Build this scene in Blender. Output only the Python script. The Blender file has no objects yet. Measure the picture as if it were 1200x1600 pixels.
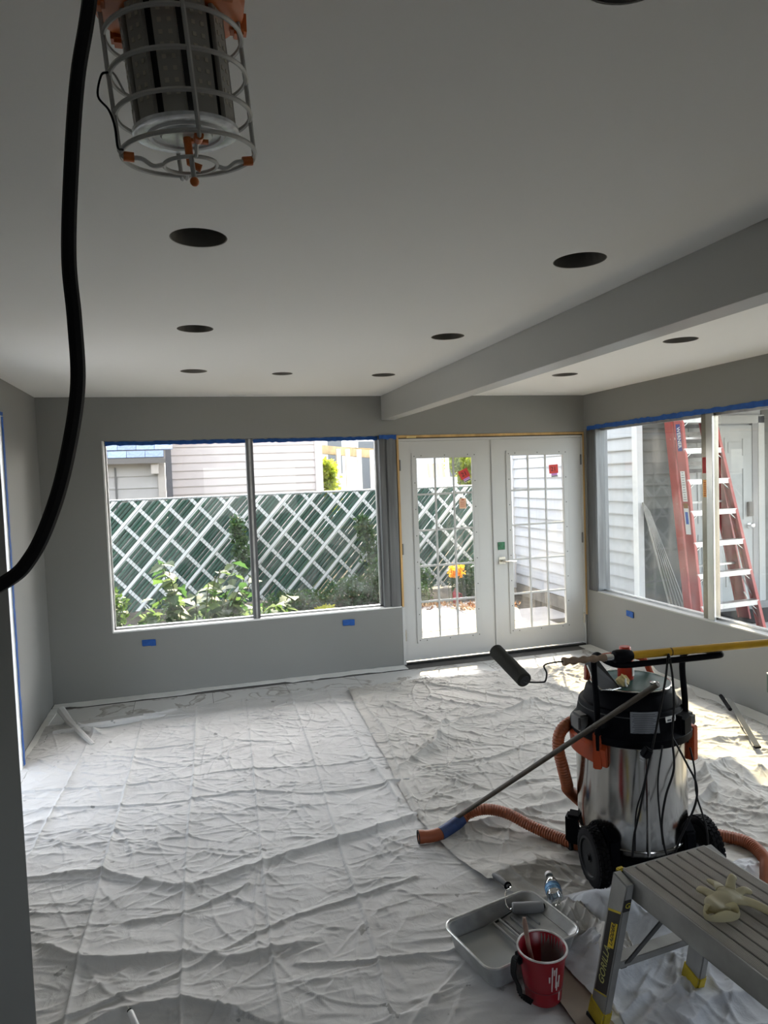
import bpy, bmesh, math, random
import numpy as np
from math import pi, sin, cos, radians as R
from mathutils import Vector, Matrix, Euler

random.seed(7)
rng = np.random.default_rng(7)
S = bpy.context.scene
C = S.collection

# ------------------------------------------------------------------ camera
YAW, PITCH, ROLL, FPX, EYE = 0.2728, -0.0508, -0.0369, 1079.045, 1.7218
cd = bpy.data.cameras.new('camera'); cam = bpy.data.objects.new('camera', cd); C.objects.link(cam)
fw = Vector((sin(YAW) * cos(PITCH), cos(YAW) * cos(PITCH), sin(PITCH)))
rt = Vector((cos(YAW), -sin(YAW), 0)); up = rt.cross(fw)
r2 = rt * cos(ROLL) + up * sin(ROLL); u2 = up * cos(ROLL) - rt * sin(ROLL)
mw = Matrix.Identity(4)
for i in range(3):
    mw[i][0], mw[i][1], mw[i][2] = r2[i], u2[i], -fw[i]
mw[2][3] = EYE
cam.matrix_world = mw
cd.sensor_fit = 'VERTICAL'; cd.sensor_height = 36; cd.sensor_width = 27
cd.lens = 36 * FPX / 1600; cd.clip_start = 0.05; cd.clip_end = 300
S.camera = cam

# ------------------------------------------------------------------ light
SUN_DIR = Vector((-0.40, -0.92, -0.78)).normalized()      # the way the sunlight travels
w = bpy.data.worlds.new('world'); S.world = w; w.use_nodes = True
wn = w.node_tree.nodes; wl = w.node_tree.links
bg = wn['Background']
sky = wn.new('ShaderNodeTexSky'); sky.sky_type = 'NISHITA'; sky.sun_disc = False
sky.sun_elevation = R(38); sky.sun_rotation = math.atan2(.40, .92)
sky.dust_density = 2.5; sky.air_density = 1.0; sky.ozone_density = 1.0
hs_ = wn.new('ShaderNodeHueSaturation'); hs_.inputs['Saturation'].default_value = .38; wl.new(sky.outputs[0], hs_.inputs['Color'])
wl.new(hs_.outputs[0], bg.inputs[0]); bg.inputs[1].default_value = 1.45
sd = bpy.data.lights.new('sun', 'SUN'); sd.energy = 18; sd.angle = R(0.6); sd.color = (1.0, .80, .47)
sun = bpy.data.objects.new('sun', sd); C.objects.link(sun); sun.location = (3, 12, 9)
sun.rotation_euler = SUN_DIR.to_track_quat('-Z', 'Y').to_euler()
vs = S.view_settings
vs.view_transform = 'Standard'; vs.look = 'None'; vs.gamma = 1; vs.exposure = 0.30
vs.use_curve_mapping = False
S.cycles.max_bounces = 14; S.cycles.diffuse_bounces = 8; S.cycles.glossy_bounces = 4
S.cycles.transparent_max_bounces = 16; S.cycles.transmission_bounces = 6
S.cycles.sample_clamp_indirect = 6; S.cycles.caustics_reflective = False; S.cycles.caustics_refractive = False
S.cycles.use_denoising = True

def portal(loc, rot, sx, sy):        # guides sampling of the sky through the window openings
    l = bpy.data.lights.new('window_portal', 'AREA'); l.shape = 'RECTANGLE'; l.size = sx; l.size_y = sy
    l.cycles.is_portal = True
    o = bpy.data.objects.new('window_portal', l); C.objects.link(o); o.location = loc; o.rotation_euler = rot
portal((.57, 6.2, 1.31), (R(-90), 0, 0), 2.5, 1.6)
portal((2.75, 6.2, 1.0), (R(-90), 0, 0), 1.9, 2.1)
portal((3.95, 3.94, 1.33), (R(90), 0, R(90)), 4.0, 1.6)
portal((-1.42, 4.15, 1.1), (R(90), 0, R(-90)), 1.1, 2.2)
portal((1.3, -3.45, 1.52), (R(90), 0, 0), 2.0, 1.1)

# ------------------------------------------------------------------ materials
MATS = {}
def mat(name, col, rough=.6, metal=0., noise=None, bump=None, trans=0., spec=None, alpha=None, coat=0., stretch=None, sub=None):
    """noise=(scale, amount, detail) varies the colour, bump=(scale, strength, distance)"""
    if name in MATS: return MATS[name]
    m = bpy.data.materials.new(name); m.use_nodes = True; MATS[name] = m
    n = m.node_tree.nodes; l = m.node_tree.links; p = n['Principled BSDF']
    p.inputs['Base Color'].default_value = (*col, 1); p.inputs['Roughness'].default_value = rough
    p.inputs['Metallic'].default_value = metal
    if trans: p.inputs['Transmission Weight'].default_value = trans
    if spec is not None: p.inputs['Specular IOR Level'].default_value = spec
    if alpha is not None: p.inputs['Alpha'].default_value = alpha
    if coat: p.inputs['Coat Weight'].default_value = coat
    tc = n.new('ShaderNodeTexCoord'); src = tc.outputs['Object']
    if stretch:
        mp = n.new('ShaderNodeMapping'); mp.inputs['Scale'].default_value = stretch
        l.new(src, mp.inputs[0]); src = mp.outputs[0]
    if noise:
        t = n.new('ShaderNodeTexNoise'); t.inputs['Scale'].default_value = noise[0]
        t.inputs['Detail'].default_value = noise[2] if len(noise) > 2 else 4
        l.new(src, t.inputs['Vector'])
        mr = n.new('ShaderNodeMapRange'); mr.inputs['From Min'].default_value = .3; mr.inputs['From Max'].default_value = .7
        mr.inputs['To Min'].default_value = 1 - noise[1]; mr.inputs['To Max'].default_value = 1 + noise[1]
        l.new(t.outputs['Fac'], mr.inputs['Value'])
        mx = n.new('ShaderNodeVectorMath'); mx.operation = 'MULTIPLY'; mx.inputs[0].default_value = col
        l.new(mr.outputs[0], mx.inputs[1]); l.new(mx.outputs[0], p.inputs['Base Color'])
    if bump:
        t = n.new('ShaderNodeTexNoise'); t.inputs['Scale'].default_value = bump[0]; t.inputs['Detail'].default_value = 5
        l.new(src, t.inputs['Vector'])
        b = n.new('ShaderNodeBump'); b.inputs['Strength'].default_value = bump[1]
        b.inputs['Distance'].default_value = bump[2] if len(bump) > 2 else .002
        l.new(t.outputs['Fac'], b.inputs['Height']); l.new(b.outputs[0], p.inputs['Normal'])
    if sub:      # thin leaf: part of the light passes through
        tr = n.new('ShaderNodeBsdfTranslucent'); tr.inputs[0].default_value = (*sub, 1)
        ms = n.new('ShaderNodeMixShader'); ms.inputs[0].default_value = .45
        l.new(p.outputs[0], ms.inputs[1]); l.new(tr.outputs[0], ms.inputs[2])
        l.new(ms.outputs[0], n['Material Output'].inputs[0])
    return m

def glass_mat(name, dust=.03, tint=(1, 1, 1), streak=(3, 3, 3)):
    m = bpy.data.materials.new(name); m.use_nodes = True; MATS[name] = m
    n = m.node_tree.nodes; l = m.node_tree.links; n.remove(n['Principled BSDF'])
    t = n.new('ShaderNodeBsdfTransparent'); t.inputs[0].default_value = (*tint, 1)
    g = n.new('ShaderNodeBsdfGlossy'); g.inputs['Roughness'].default_value = .02
    lw = n.new('ShaderNodeLayerWeight'); lw.inputs[0].default_value = .5      # Schlick reflection of one glass face
    pw_ = n.new('ShaderNodeMath'); pw_.operation = 'POWER'; pw_.inputs[1].default_value = 5; l.new(lw.outputs['Facing'], pw_.inputs[0])
    ma = n.new('ShaderNodeMath'); ma.operation = 'MULTIPLY_ADD'; ma.inputs[1].default_value = .96; ma.inputs[2].default_value = .035; l.new(pw_.outputs[0], ma.inputs[0])
    mx = n.new('ShaderNodeMixShader'); l.new(ma.outputs[0], mx.inputs[0]); l.new(t.outputs[0], mx.inputs[1]); l.new(g.outputs[0], mx.inputs[2])
    d = n.new('ShaderNodeBsdfDiffuse'); d.inputs[0].default_value = (.75, .75, .75, 1)
    tl = n.new('ShaderNodeBsdfTranslucent'); tl.inputs[0].default_value = (.75, .75, .75, 1)
    dd = n.new('ShaderNodeMixShader'); dd.inputs[0].default_value = .5; l.new(d.outputs[0], dd.inputs[1]); l.new(tl.outputs[0], dd.inputs[2])
    tc = n.new('ShaderNodeTexCoord'); mp = n.new('ShaderNodeMapping'); mp.inputs['Scale'].default_value = streak
    nz = n.new('ShaderNodeTexNoise'); nz.inputs['Scale'].default_value = 1.6; nz.inputs['Detail'].default_value = 8; nz.inputs['Distortion'].default_value = 1.2
    l.new(tc.outputs['Object'], mp.inputs[0]); l.new(mp.outputs[0], nz.inputs['Vector'])
    mr = n.new('ShaderNodeMapRange'); mr.inputs['From Min'].default_value = .42; mr.inputs['From Max'].default_value = .75
    mr.inputs['To Min'].default_value = dust * .3; mr.inputs['To Max'].default_value = dust * 3
    l.new(nz.outputs['Fac'], mr.inputs['Value'])
    m2 = n.new('ShaderNodeMixShader'); l.new(mr.outputs[0], m2.inputs[0]); l.new(mx.outputs[0], m2.inputs[1]); l.new(dd.outputs[0], m2.inputs[2])
    l.new(m2.outputs[0], n['Material Output'].inputs[0])
    return m

wall_p = mat('wall_paint', (.245, .245, .235), .62, bump=(180, .08, .001), noise=(1.2, .03))
ceil_p = mat('ceiling_paint', (.88, .88, .86), .8, bump=(150, .06, .001))
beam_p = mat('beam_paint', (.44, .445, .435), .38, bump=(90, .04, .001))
white = mat('white_paint', (.56, .565, .555), .42)
white2 = mat('white_vinyl', (.80, .81, .80), .35)
pine = mat('pine_wood', (.52, .33, .13), .6, noise=(8, .35, 6), stretch=(1, 1, .15))
darkwood = mat('dark_gap', (.05, .035, .02), .8)
alum = mat('aluminium', (.55, .55, .54), .38, .85, noise=(14, .18))
alum_d = mat('dark_aluminium', (.17, .175, .18), .42, .7, noise=(6, .25), stretch=(4, 4, .3))
alum_b = mat('bright_aluminium', (.72, .72, .70), .25, .9, noise=(10, .15), stretch=(1, 1, .2))
chrome = mat('chrome', (.8, .8, .79), .14, 1.)
nickel = mat('satin_nickel', (.62, .60, .54), .25, 1.)
blue_tape = mat('blue_tape', (.010, .085, .34), .7, noise=(30, .2), bump=(60, .3, .001))
red_tag = mat('red_tag', (.72, .06, .05), .6, noise=(30, .1)); red_tag_t = red_tag
black_ink = mat('black_ink', (.015, .013, .015), .6)
pink_ink = mat('pink_ink', (.6, .25, .65), .6)
black_pl = mat('black_plastic', (.003, .0033, .005), .55, noise=(20, .2), spec=.06)
black_mat = mat('matte_black', (.008, .008, .009), .8)
rubber = mat('rubber', (.009, .009, .010), .75, spec=.12, noise=(25, .3), bump=(60, .3, .001))
grey_pl = mat('grey_plastic', (.035, .036, .038), .5)
orange_pl = mat('orange_plastic', (.36, .048, .008), .45, noise=(12, .12))
lamp_orange = mat('lamp_orange', (.62, .16, .03), .4)
hose_m = mat('orange_hose', (.28, .07, .02), .5, noise=(12, .15))
yellow_pl = mat('yellow_plastic', (.50, .38, .02), .5, noise=(18, .25))
pole_yellow = mat('pole_yellow', (.52, .29, .012), .35, noise=(9, .15))
red_pl = mat('red_plastic', (.26, .005, .014), .35, noise=(8, .1))
paper = mat('white_paper', (.75, .75, .72), .8, noise=(6, .06))
kraft = mat('kraft_paper', (.30, .25, .20), .85, noise=(5, .12))
wood_grip = mat('grip_wood', (.22, .15, .10), .6, noise=(20, .35), stretch=(.3, 3, 3))
stick_m = mat('stick_wood', (.05, .038, .025), .6, noise=(10, .3), stretch=(.4, 3, 3))
green_lens = mat('green_sticker', (.03, .16, .08), .5)
glass = glass_mat('dusty_glass', .016)
glass_r = glass_mat('dusty_glass_side', .02, (.93, .95, .95), (3, 3, .8))
glass_d = glass_mat('door_glass', .02, streak=(14, 14, 1))

# ------------------------------------------------------------------ mesh helper
class MB:
    def __init__(s): s.v = []; s.f = []; s.M = Matrix.Identity(4)
    def add(s, vs, fs):
        b = len(s.v); s.v += [tuple(s.M @ Vector(v)) for v in vs]; s.f += [[i + b for i in f] for f in fs]; return s
    def box(s, c, d, rot=None):
        m = Matrix.Translation(c) @ (Euler(rot).to_matrix().to_4x4() if rot else Matrix.Identity(4))
        vs = [m @ Vector((x * d[0] / 2, y * d[1] / 2, z * d[2] / 2)) for x in (-1, 1) for y in (-1, 1) for z in (-1, 1)]
        return s.add(vs, [(0, 1, 3, 2), (4, 6, 7, 5), (0, 4, 5, 1), (2, 3, 7, 6), (0, 2, 6, 4), (1, 5, 7, 3)])
    def bb(s, a, b): return s.box([(a[i] + b[i]) / 2 for i in range(3)], [abs(b[i] - a[i]) for i in range(3)])
    def bar(s, p, q, w, h, upv=(0, 0, 1)):
        p, q = Vector(p), Vector(q); d = (q - p); L = d.length; d.normalize()
        x = d.cross(Vector(upv))
        if x.length < 1e-4: x = d.cross(Vector((1, 0, 0)))
        x.normalize(); y = x.cross(d)
        vs = [p + x * a * w / 2 + y * b * h / 2 + d * c * L for a in (-1, 1) for b in (-1, 1) for c in (0, 1)]
        return s.add(vs, [(0, 1, 3, 2), (4, 6, 7, 5), (0, 4, 5, 1), (2, 3, 7, 6), (0, 2, 6, 4), (1, 5, 7, 3)])
    def tube(s, pts, r, n=10, caps=True, closed=False):
        pts = [Vector(p) for p in pts]; k = len(pts)
        rr = r if isinstance(r, (list, tuple)) else [r] * k
        ref = None; vs = []; fs = []
        for i, p in enumerate(pts):
            a = pts[(i - 1) % k] if (closed or i > 0) else p; b = pts[(i + 1) % k] if (closed or i < k - 1) else p
            d = (b - a).normalized()
            if ref is None: ref = d.orthogonal().normalized()
            ref = (ref - d * ref.dot(d)).normalized(); o = d.cross(ref)
            vs += [p + (ref * cos(2 * pi * j / n) + o * sin(2 * pi * j / n)) * rr[i] for j in range(n)]
        m = k if closed else k - 1
        for i in range(m):
            for j in range(n):
                a = i * n + j; b = i * n + (j + 1) % n; c = ((i + 1) % k) * n + (j + 1) % n; d = ((i + 1) % k) * n + j
                fs.append((a, b, c, d))
        if caps and not closed: fs.append(tuple(range(n))[::-1]); fs.append(tuple((k - 1) * n + j for j in range(n)))
        return s.add(vs, fs)
    def cyl(s, p, q, r, r1=None, n=16): return s.tube([p, q], [r, r if r1 is None else r1], n)
    def lathe(s, prof, c=(0, 0, 0), n=32, axis=(0, 0, 1), sy=1.):
        q = Vector((0, 0, 1)).rotation_difference(Vector(axis).normalized()).to_matrix()
        vs = []; fs = []
        for r, z in prof:
            vs += [Vector(c) + q @ Vector((r * cos(2 * pi * j / n), r * sy * sin(2 * pi * j / n), z)) for j in range(n)]
        for i in range(len(prof) - 1):
            for j in range(n):
                fs.append((i * n + j, i * n + (j + 1) % n, (i + 1) * n + (j + 1) % n, (i + 1) * n + j))
        if prof[0][0] > 1e-5: pass
        return s.add(vs, fs)
    def ring(s, c, R_, r, n=48, m=6, axis=(0, 0, 1)):
        q = Vector((0, 0, 1)).rotation_difference(Vector(axis).normalized()).to_matrix()
        return s.tube([Vector(c) + q @ Vector((R_ * cos(2 * pi * i / n), R_ * sin(2 * pi * i / n), 0)) for i in range(n)], r, m, closed=True)
    def prism(s, poly, ax, a, b):
        """2-D polygon extruded along axis ax from a to b; the two other axes keep their order"""
        def P(u, v, t): return {0: (t, u, v), 1: (u, t, v), 2: (u, v, t)}[ax]
        n = len(poly)
        vs = [P(u, v, a) for u, v in poly] + [P(u, v, b) for u, v in poly]
        return s.add(vs, [tuple(range(n))[::-1], tuple(range(n, 2 * n))] + [(i, (i + 1) % n, n + (i + 1) % n, n + i) for i in range(n)])
    def ball(s, c, r, n=12, sc=(1, 1, 1)):
        vs = []; fs = []; m = n // 2
        for i in range(m + 1):
            for j in range(n):
                th = pi * i / m; ph = 2 * pi * j / n
                vs.append((c[0] + r * sc[0] * sin(th) * cos(ph), c[1] + r * sc[1] * sin(th) * sin(ph), c[2] + r * sc[2] * cos(th)))
        for i in range(m):
            for j in range(n): fs.append((i * n + j, i * n + (j + 1) % n, (i + 1) * n + (j + 1) % n, (i + 1) * n + j))
        return s.add(vs, fs)
    def build(s, name, m, parent=None, smooth=False, bevel=0, **kw):
        me = bpy.data.meshes.new(name)
        off = Vector((0, 0, 0)); p = parent
        while p is not None: off += p.location; p = p.parent
        me.from_pydata([tuple(Vector(v) - off) for v in s.v], [], s.f)
        bm = bmesh.new(); bm.from_mesh(me)
        bmesh.ops.remove_doubles(bm, verts=bm.verts, dist=1e-6)
        bmesh.ops.recalc_face_normals(bm, faces=bm.faces)
        if bevel: bmesh.ops.bevel(bm, geom=[e for e in bm.edges if len(e.link_faces) == 2 and e.calc_face_angle(0) > .6], offset=bevel, segments=2, affect='EDGES', clamp_overlap=True)
        bm.to_mesh(me); bm.free()
        if smooth:
            me.polygons.foreach_set('use_smooth', [True] * len(me.polygons))
            try: me.set_sharp_from_angle(angle=R(42))
            except Exception: pass
        me.materials.append(m)
        o = bpy.data.objects.new(name, me); C.objects.link(o)
        if parent is not None: o.parent = parent
        return tagp(o, **kw)

def tagp(o, **kw):
    for k, v in kw.items(): o[k] = v
    return o
def thing(name, label, cat, loc=(0, 0, 0), group=None, kind=None):
    o = bpy.data.objects.new(name, None); C.objects.link(o); o.location = loc; o.empty_display_size = .1
    if label: o['label'] = label
    if cat: o['category'] = cat
    if group: o['group'] = group
    if kind: o['kind'] = kind
    return o
def dupe(o, loc=None, parent=None, rot=None):
    c = o.copy(); C.objects.link(c)
    if parent is not None: c.parent = parent
    if loc is not None: c.location = loc
    if rot is not None: c.rotation_euler = rot
    return c
def text(name, body, size, mw_, m, parent, depth=.0006, align='CENTER'):
    cu = bpy.data.curves.new(name, 'FONT'); cu.body = body; cu.size = size; cu.extrude = depth
    cu.align_x = align; cu.align_y = 'CENTER'; cu.resolution_u = 2
    t = bpy.data.objects.new(name, cu); C.objects.link(t)
    dg = bpy.context.evaluated_depsgraph_get(); me = bpy.data.meshes.new_from_object(t.evaluated_get(dg))
    C.objects.unlink(t); bpy.data.objects.remove(t)
    off = Vector((0, 0, 0)); p = parent
    while p is not None: off += p.location; p = p.parent
    me.transform(Matrix.Translation(-off) @ mw_)
    me.materials.clear(); me.materials.append(m)
    o = bpy.data.objects.new(name, me); C.objects.link(o); o.parent = parent
    return o
def basis(o, x, y):
    x = Vector(x).normalized(); y = Vector(y); y = (y - x * x.dot(y)).normalized(); z = x.cross(y)
    m = Matrix.Identity(4)
    for i in range(3): m[i][0], m[i][1], m[i][2], m[i][3] = x[i], y[i], z[i], o[i]
    return m
def spline(pts, n=8):
    pts = [Vector(p) for p in pts]; out = []
    P = [pts[0] * 2 - pts[1]] + pts + [pts[-1] * 2 - pts[-2]]
    for i in range(1, len(P) - 2):
        a, b, c, d = P[i - 1:i + 3]
        for k in range(n):
            t = k / n
            out.append(.5 * ((2 * b) + (c - a) * t + (2 * a - 5 * b + 4 * c - d) * t * t + (3 * b - a - 3 * c + d) * t ** 3))
    out.append(pts[-1]); return out
def cells(mb, u0, u1, v0, v1, holes, place):
    us = sorted({u0, u1, *[h[0] for h in holes], *[h[1] for h in holes]}); vs_ = sorted({v0, v1, *[h[2] for h in holes], *[h[3] for h in holes]})
    for a, b in zip(us, us[1:]):
        if a < u0 or b > u1: continue
        for c, d in zip(vs_, vs_[1:]):
            m, n_ = (a + b) / 2, (c + d) / 2
            if any(h[0] < m < h[1] and h[2] < n_ < h[3] for h in holes): continue
            place(mb, a, b, c, d)
    return mb

# ------------------------------------------------------------------ room dimensions
XL, XR, D, H, TH = -1.13, 3.712, 5.953, 2.44, .16
W1 = (-.653, 1.80, .539, 2.09)          # back window opening
D1 = (1.80, 3.706, 0, 2.09)             # french door opening
W2 = (1.95, 5.93, .548, 2.107)          # side window opening (y, z)
LO = (3.60, 4.67, 0, 2.17)              # opening in the left wall (y, z)
REAR = -3.2

MB().bb((XL - TH, REAR - TH, -.12), (XR + TH, D + TH, -.004)).build('floor', mat('subfloor', (.10, .095, .09), .8, noise=(3, .2)), kind='structure')
wb = cells(MB(), XL - TH, XR + TH, 0, H, [W1, D1], lambda m, a, b, c, d: m.bb((a, D, c), (b, D + TH, d))).build('wall_back', wall_p, kind='structure')
cells(MB(), REAR, D, 0, H, [W2], lambda m, a, b, c, d: m.bb((XR, a, c), (XR + TH, b, d))).build('wall_right', wall_p, kind='structure')
cells(MB(), REAR, D, 0, H, [LO], lambda m, a, b, c, d: m.bb((XL - TH, a, c), (XL, b, d))).build('wall_left', wall_p, kind='structure')
W4 = (.3, 2.3, 1.0, 2.05)              # unseen opening added behind the camera for fill light
cells(MB(), XL - TH, XR + TH, 0, H, [W4], lambda m, a, b, c, d: m.bb((a, REAR - TH, c), (b, REAR, d))).build('wall_rear', wall_p, kind='structure')
MB().prism([(XL, 2.14), (-.503, 2.14), (-.546, 2.27), (XL, 2.27)], 2, 0, H).build('wall_near', wall_p, kind='structure')
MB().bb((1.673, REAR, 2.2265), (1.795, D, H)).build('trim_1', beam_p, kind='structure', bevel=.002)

# ceiling with round cut-outs
HOLES = [(.0615, 2.1245, .0825), (.0615, 3.3575, .083), (.062, 4.61, .084), (.6385, 4.696, .07), (1.357, 4.733, .084),
         (1.335, 3.413, .087), (1.33, 2.137, .09), (2.745, 3.38, .096), (2.763, 4.678, .096), (.655, .885, .083)]
cu = bpy.data.curves.new('c', 'CURVE'); cu.dimensions = '2D'; cu.fill_mode = 'BOTH'; cu.extrude = .03
def poly2(pts):
    sp = cu.splines.new('POLY'); sp.points.add(len(pts) - 1); sp.use_cyclic_u = True
    for p, q in zip(sp.points, pts): p.co = (q[0], q[1], 0, 1)
poly2([(XL - TH, REAR - TH), (XR + TH, REAR - TH), (XR + TH, D + TH), (XL - TH, D + TH)])
for x, y, r in HOLES: poly2([(x + r * cos(2 * pi * i / 40), y + r * sin(2 * pi * i / 40)) for i in range(40)])
SL = [(.42, 5.86, .07, .012), (.60, 5.86, .055, .012)]
for x, y, a, b in SL: poly2([(x - a, y - b), (x + a, y - b), (x + a, y + b), (x - a, y + b)])
t = bpy.data.objects.new('t', cu); C.objects.link(t)
me = bpy.data.meshes.new_from_object(t.evaluated_get(bpy.context.evaluated_depsgraph_get())); C.objects.unlink(t); bpy.data.objects.remove(t)
me.transform(Matrix.Translation((0, 0, H + .03))); me.materials.clear(); me.materials.append(ceil_p)
o = bpy.data.objects.new('ceiling', me); C.objects.link(o); o['kind'] = 'structure'
# unseen slab added to keep sun off the back windows, and roof deck above
MB().bb((-3.2, D + TH, 2.62), (4.08, 8.7, 2.72)).build('added_sun_block', mat('sun_block_white', (.5, .5, .49), .7), kind='structure')
MB().bb((XL - .5, REAR - .5, 2.78), (XR + .35, D + .35, 2.9)).build('roof', mat('roof_felt', (.12, .12, .12), .9), kind='structure')
HL = ['large round cut-out in the ceiling, left row, nearest the hanging work light', 'second ceiling cut-out of the left row behind the nearest one',
      'left row ceiling cut-out closest to the window wall', 'small ceiling cut-out between the two rows, near the window wall',
      'ceiling cut-out just left of where the beam meets the window wall', 'middle ceiling cut-out of the row left of the beam',
      'nearest large ceiling cut-out left of the beam', 'nearer ceiling cut-out on the narrow bay right of the beam',
      'farther ceiling cut-out on the narrow bay right of the beam', 'ceiling cut-out cropped by the top edge of the photo']
can_m = mat('can_steel', (.05, .05, .05), .5, .6)
for (x, y, r), lb in zip(HOLES, HL):
    t = thing('recessed_light_can', lb, 'ceiling hole', (x, y, H))
    MB().lathe([(r + .003, .062), (r - .004, .062), (r - .006, .16), (r - .03, .20), (0, .20)], (x, y, H), 32).build('housing', can_m, t, smooth=True)
    MB().lathe([(r + .0005, .001), (r - .003, .001), (r - .003, .061), (r + .0005, .061)], (x, y, H), 32).build('drywall_edge', mat('drywall_edge', (.22, .21, .19), .9), t, smooth=True)
for (x, y, a, b), lb in zip(SL, ['left one of two narrow slots in the ceiling above the window', 'right one of two narrow slots in the ceiling above the window']):
    MB().bb((x - a, y - b, H + .05), (x + a, y + b, H + .058)).build('slot_backing', black_mat, label=lb, category='ceiling slot')

# ---------------------------------------------------------------- floor tiles (marbled) along the edges the cloths leave bare
def marble():
    m = bpy.data.materials.new('marble_tile'); m.use_nodes = True; n = m.node_tree.nodes; l = m.node_tree.links; p = n['Principled BSDF']
    tc = n.new('ShaderNodeTexCoord'); oi = n.new('ShaderNodeObjectInfo'); ad = n.new('ShaderNodeVectorMath'); ad.operation = 'ADD'
    sc = n.new('ShaderNodeVectorMath'); sc.operation = 'SCALE'; sc.inputs[3].default_value = 1
    l.new(oi.outputs['Location'], ad.inputs[1]); l.new(tc.outputs['Object'], ad.inputs[0])
    nz = n.new('ShaderNodeTexNoise'); nz.inputs['Scale'].default_value = 2.2; nz.inputs['Detail'].default_value = 7; nz.inputs['Distortion'].default_value = 1.5
    l.new(ad.outputs[0], nz.inputs['Vector'])
    cr = n.new('ShaderNodeValToRGB'); e = cr.color_ramp.elements
    e[0].position = .44; e[0].color = (.62, .62, .60, 1); e[1].position = .56; e[1].color = (.62, .62, .60, 1)
    k = e.new(.495); k.color = (.30, .28, .25, 1); k = e.new(.515); k.color = (.66, .66, .64, 1)
    l.new(nz.outputs['Fac'], cr.inputs[0]); l.new(cr.outputs[0], p.inputs['Base Color']); p.inputs['Roughness'].default_value = .35
    return m
marble_m = marble()
fl = bpy.data.objects['floor']
tile0 = None
ty = 0
for j in range(13):
    y0 = 5.80 - .3 * (j + 1)
    for i in range(9):
        x0 = XL + .03 + .6 * i - (.3 if j % 2 else 0)
        x1 = min(x0 + .597, XR - .06); x0 = max(x0, XL + .02)
        if x1 - x0 < .15: continue
        if not (y0 > 4.7 or x0 < -.95 or x1 > 2.9): continue
        if x1 - x0 > .59:
            if tile0 is None: tile0 = MB().bb((-.2985, 0, -.004), (.2985, .297, 0)).build('tile', marble_m, fl, bevel=.0008)
            o = tile0 if ty == 0 else dupe(tile0, parent=fl); o.location = ((x0 + x1) / 2, y0, 0); ty = 1
        else:
            o = MB().bb((x0, y0, -.004), (x1, y0 + .297, 0)).build('tile', marble_m, fl)

def strip(name, p, q, inward, w0, label, seed, m=paper, cat='paper strip', z=.0035):
    rs = random.Random(seed); p, q, n = Vector(p), Vector(q), Vector(inward); k = int((q - p).length / .06); a = []; b = []
    wd = w0
    for i in range(k + 1):
        if rs.random() < .15: wd = w0 * rs.uniform(.75, 1.35)
        c = p.lerp(q, i / k); a.append(c); b.append(c + n * wd * rs.uniform(.93, 1.07))
    mb = MB(); vs_ = []; fs = []
    for i in range(k + 1):
        for s_, h in ((a[i], .0), (b[i], .0)):
            vs_.append((s_.x, s_.y, z + rs.uniform(0, .004))); vs_.append((s_.x, s_.y, .0008))
    for i in range(k):
        c = i * 4; fs += [(c, c + 4, c + 6, c + 2), (c + 2, c + 6, c + 7, c + 3), (c, c + 1, c + 5, c + 4), (c + 1, c + 3, c + 7, c + 5)]
    mb.add(vs_, fs)
    return mb.build(name, m, label=label, category=cat)
strip('masking_paper', (XL + .01, D - .004, 0), (1.80, D - .004, 0), (0, -1, 0), .10, 'torn white paper strip on the floor under the back window wall', 3)
strip('masking_paper', (XL + .004, D - .12, 0), (XL + .004, 2.35, 0), (1, 0, 0), .055, 'torn white paper strip along the foot of the left wall', 4)
strip('masking_paper', (XR - .004, D - .03, 0), (XR - .004, 1.5, 0), (-1, 0, 0), .12, 'torn pale paper strip on the floor along the right wall', 5)

# ---------------------------------------------------------------- window_1 (back wall)
w1 = thing('window_1', None, None, (.57, D + .06, .539), kind='structure')
def pbox(name, a, b, m, parent, bevel=0, **k): return MB().bb(a, b).build(name, m, parent, bevel=bevel, **k)
yf = D + .085
x0, x1, z0, z1 = -.653, 1.64, .539, 2.09
mb = MB(); mb.bb((x0, yf, z0), (x1, yf + .045, z0 + .018)); mb.bb((x0, yf, z1 - .022), (x1, yf + .045, z1)); mb.bb((x0, yf, z0), (x0 + .014, yf + .045, z1)); mb.bb((x1 - .014, yf, z0), (x1, yf + .045, z1))
mb.build('window_frame', alum, w1)
pbox('mullion', (.477, D + .035, z0 + .001), (.537, yf + .04, z1 - .002), alum_d, w1, .003)
pbox('mullion_bead', (.499, D + .029, z0 + .002), (.515, D + .036, z1 - .003), alum, w1)
pbox('pane', (x0 + .014, yf + .018, z0 + .018), (.477, yf + .024, z1 - .022), glass, w1)
pbox('pane', (.537, yf + .018, z0 + .018), (x1 - .014, yf + .024, z1 - .022), glass, w1)
pbox('corner_post', (1.645, D + .002, z0 + .002), (1.70, D + .13, z1 - .002), alum_d, w1, .004)
pbox('corner_post', (1.70, D - .012, z0 + .004), (1.796, D + .12, z1 - .004), alum_d, w1, .008)
pbox('sill', (x0 + .002, D + .004, z0 - .0005), (x1, yf, z0 + .006), mat('sill_white', (.8, .8, .78), .5), w1)
mb = MB()
mb.bb((x0 - .004, D - .002, z0 - .006), (x1 + .16, D + .002, z0 + .006)); mb.bb((x0 - .007, D - .0025, z0), (x0 + .004, D + .06, z1))
mb.build('corner_bead', mat('bead_white', (.85, .85, .83), .5), w1)

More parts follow.
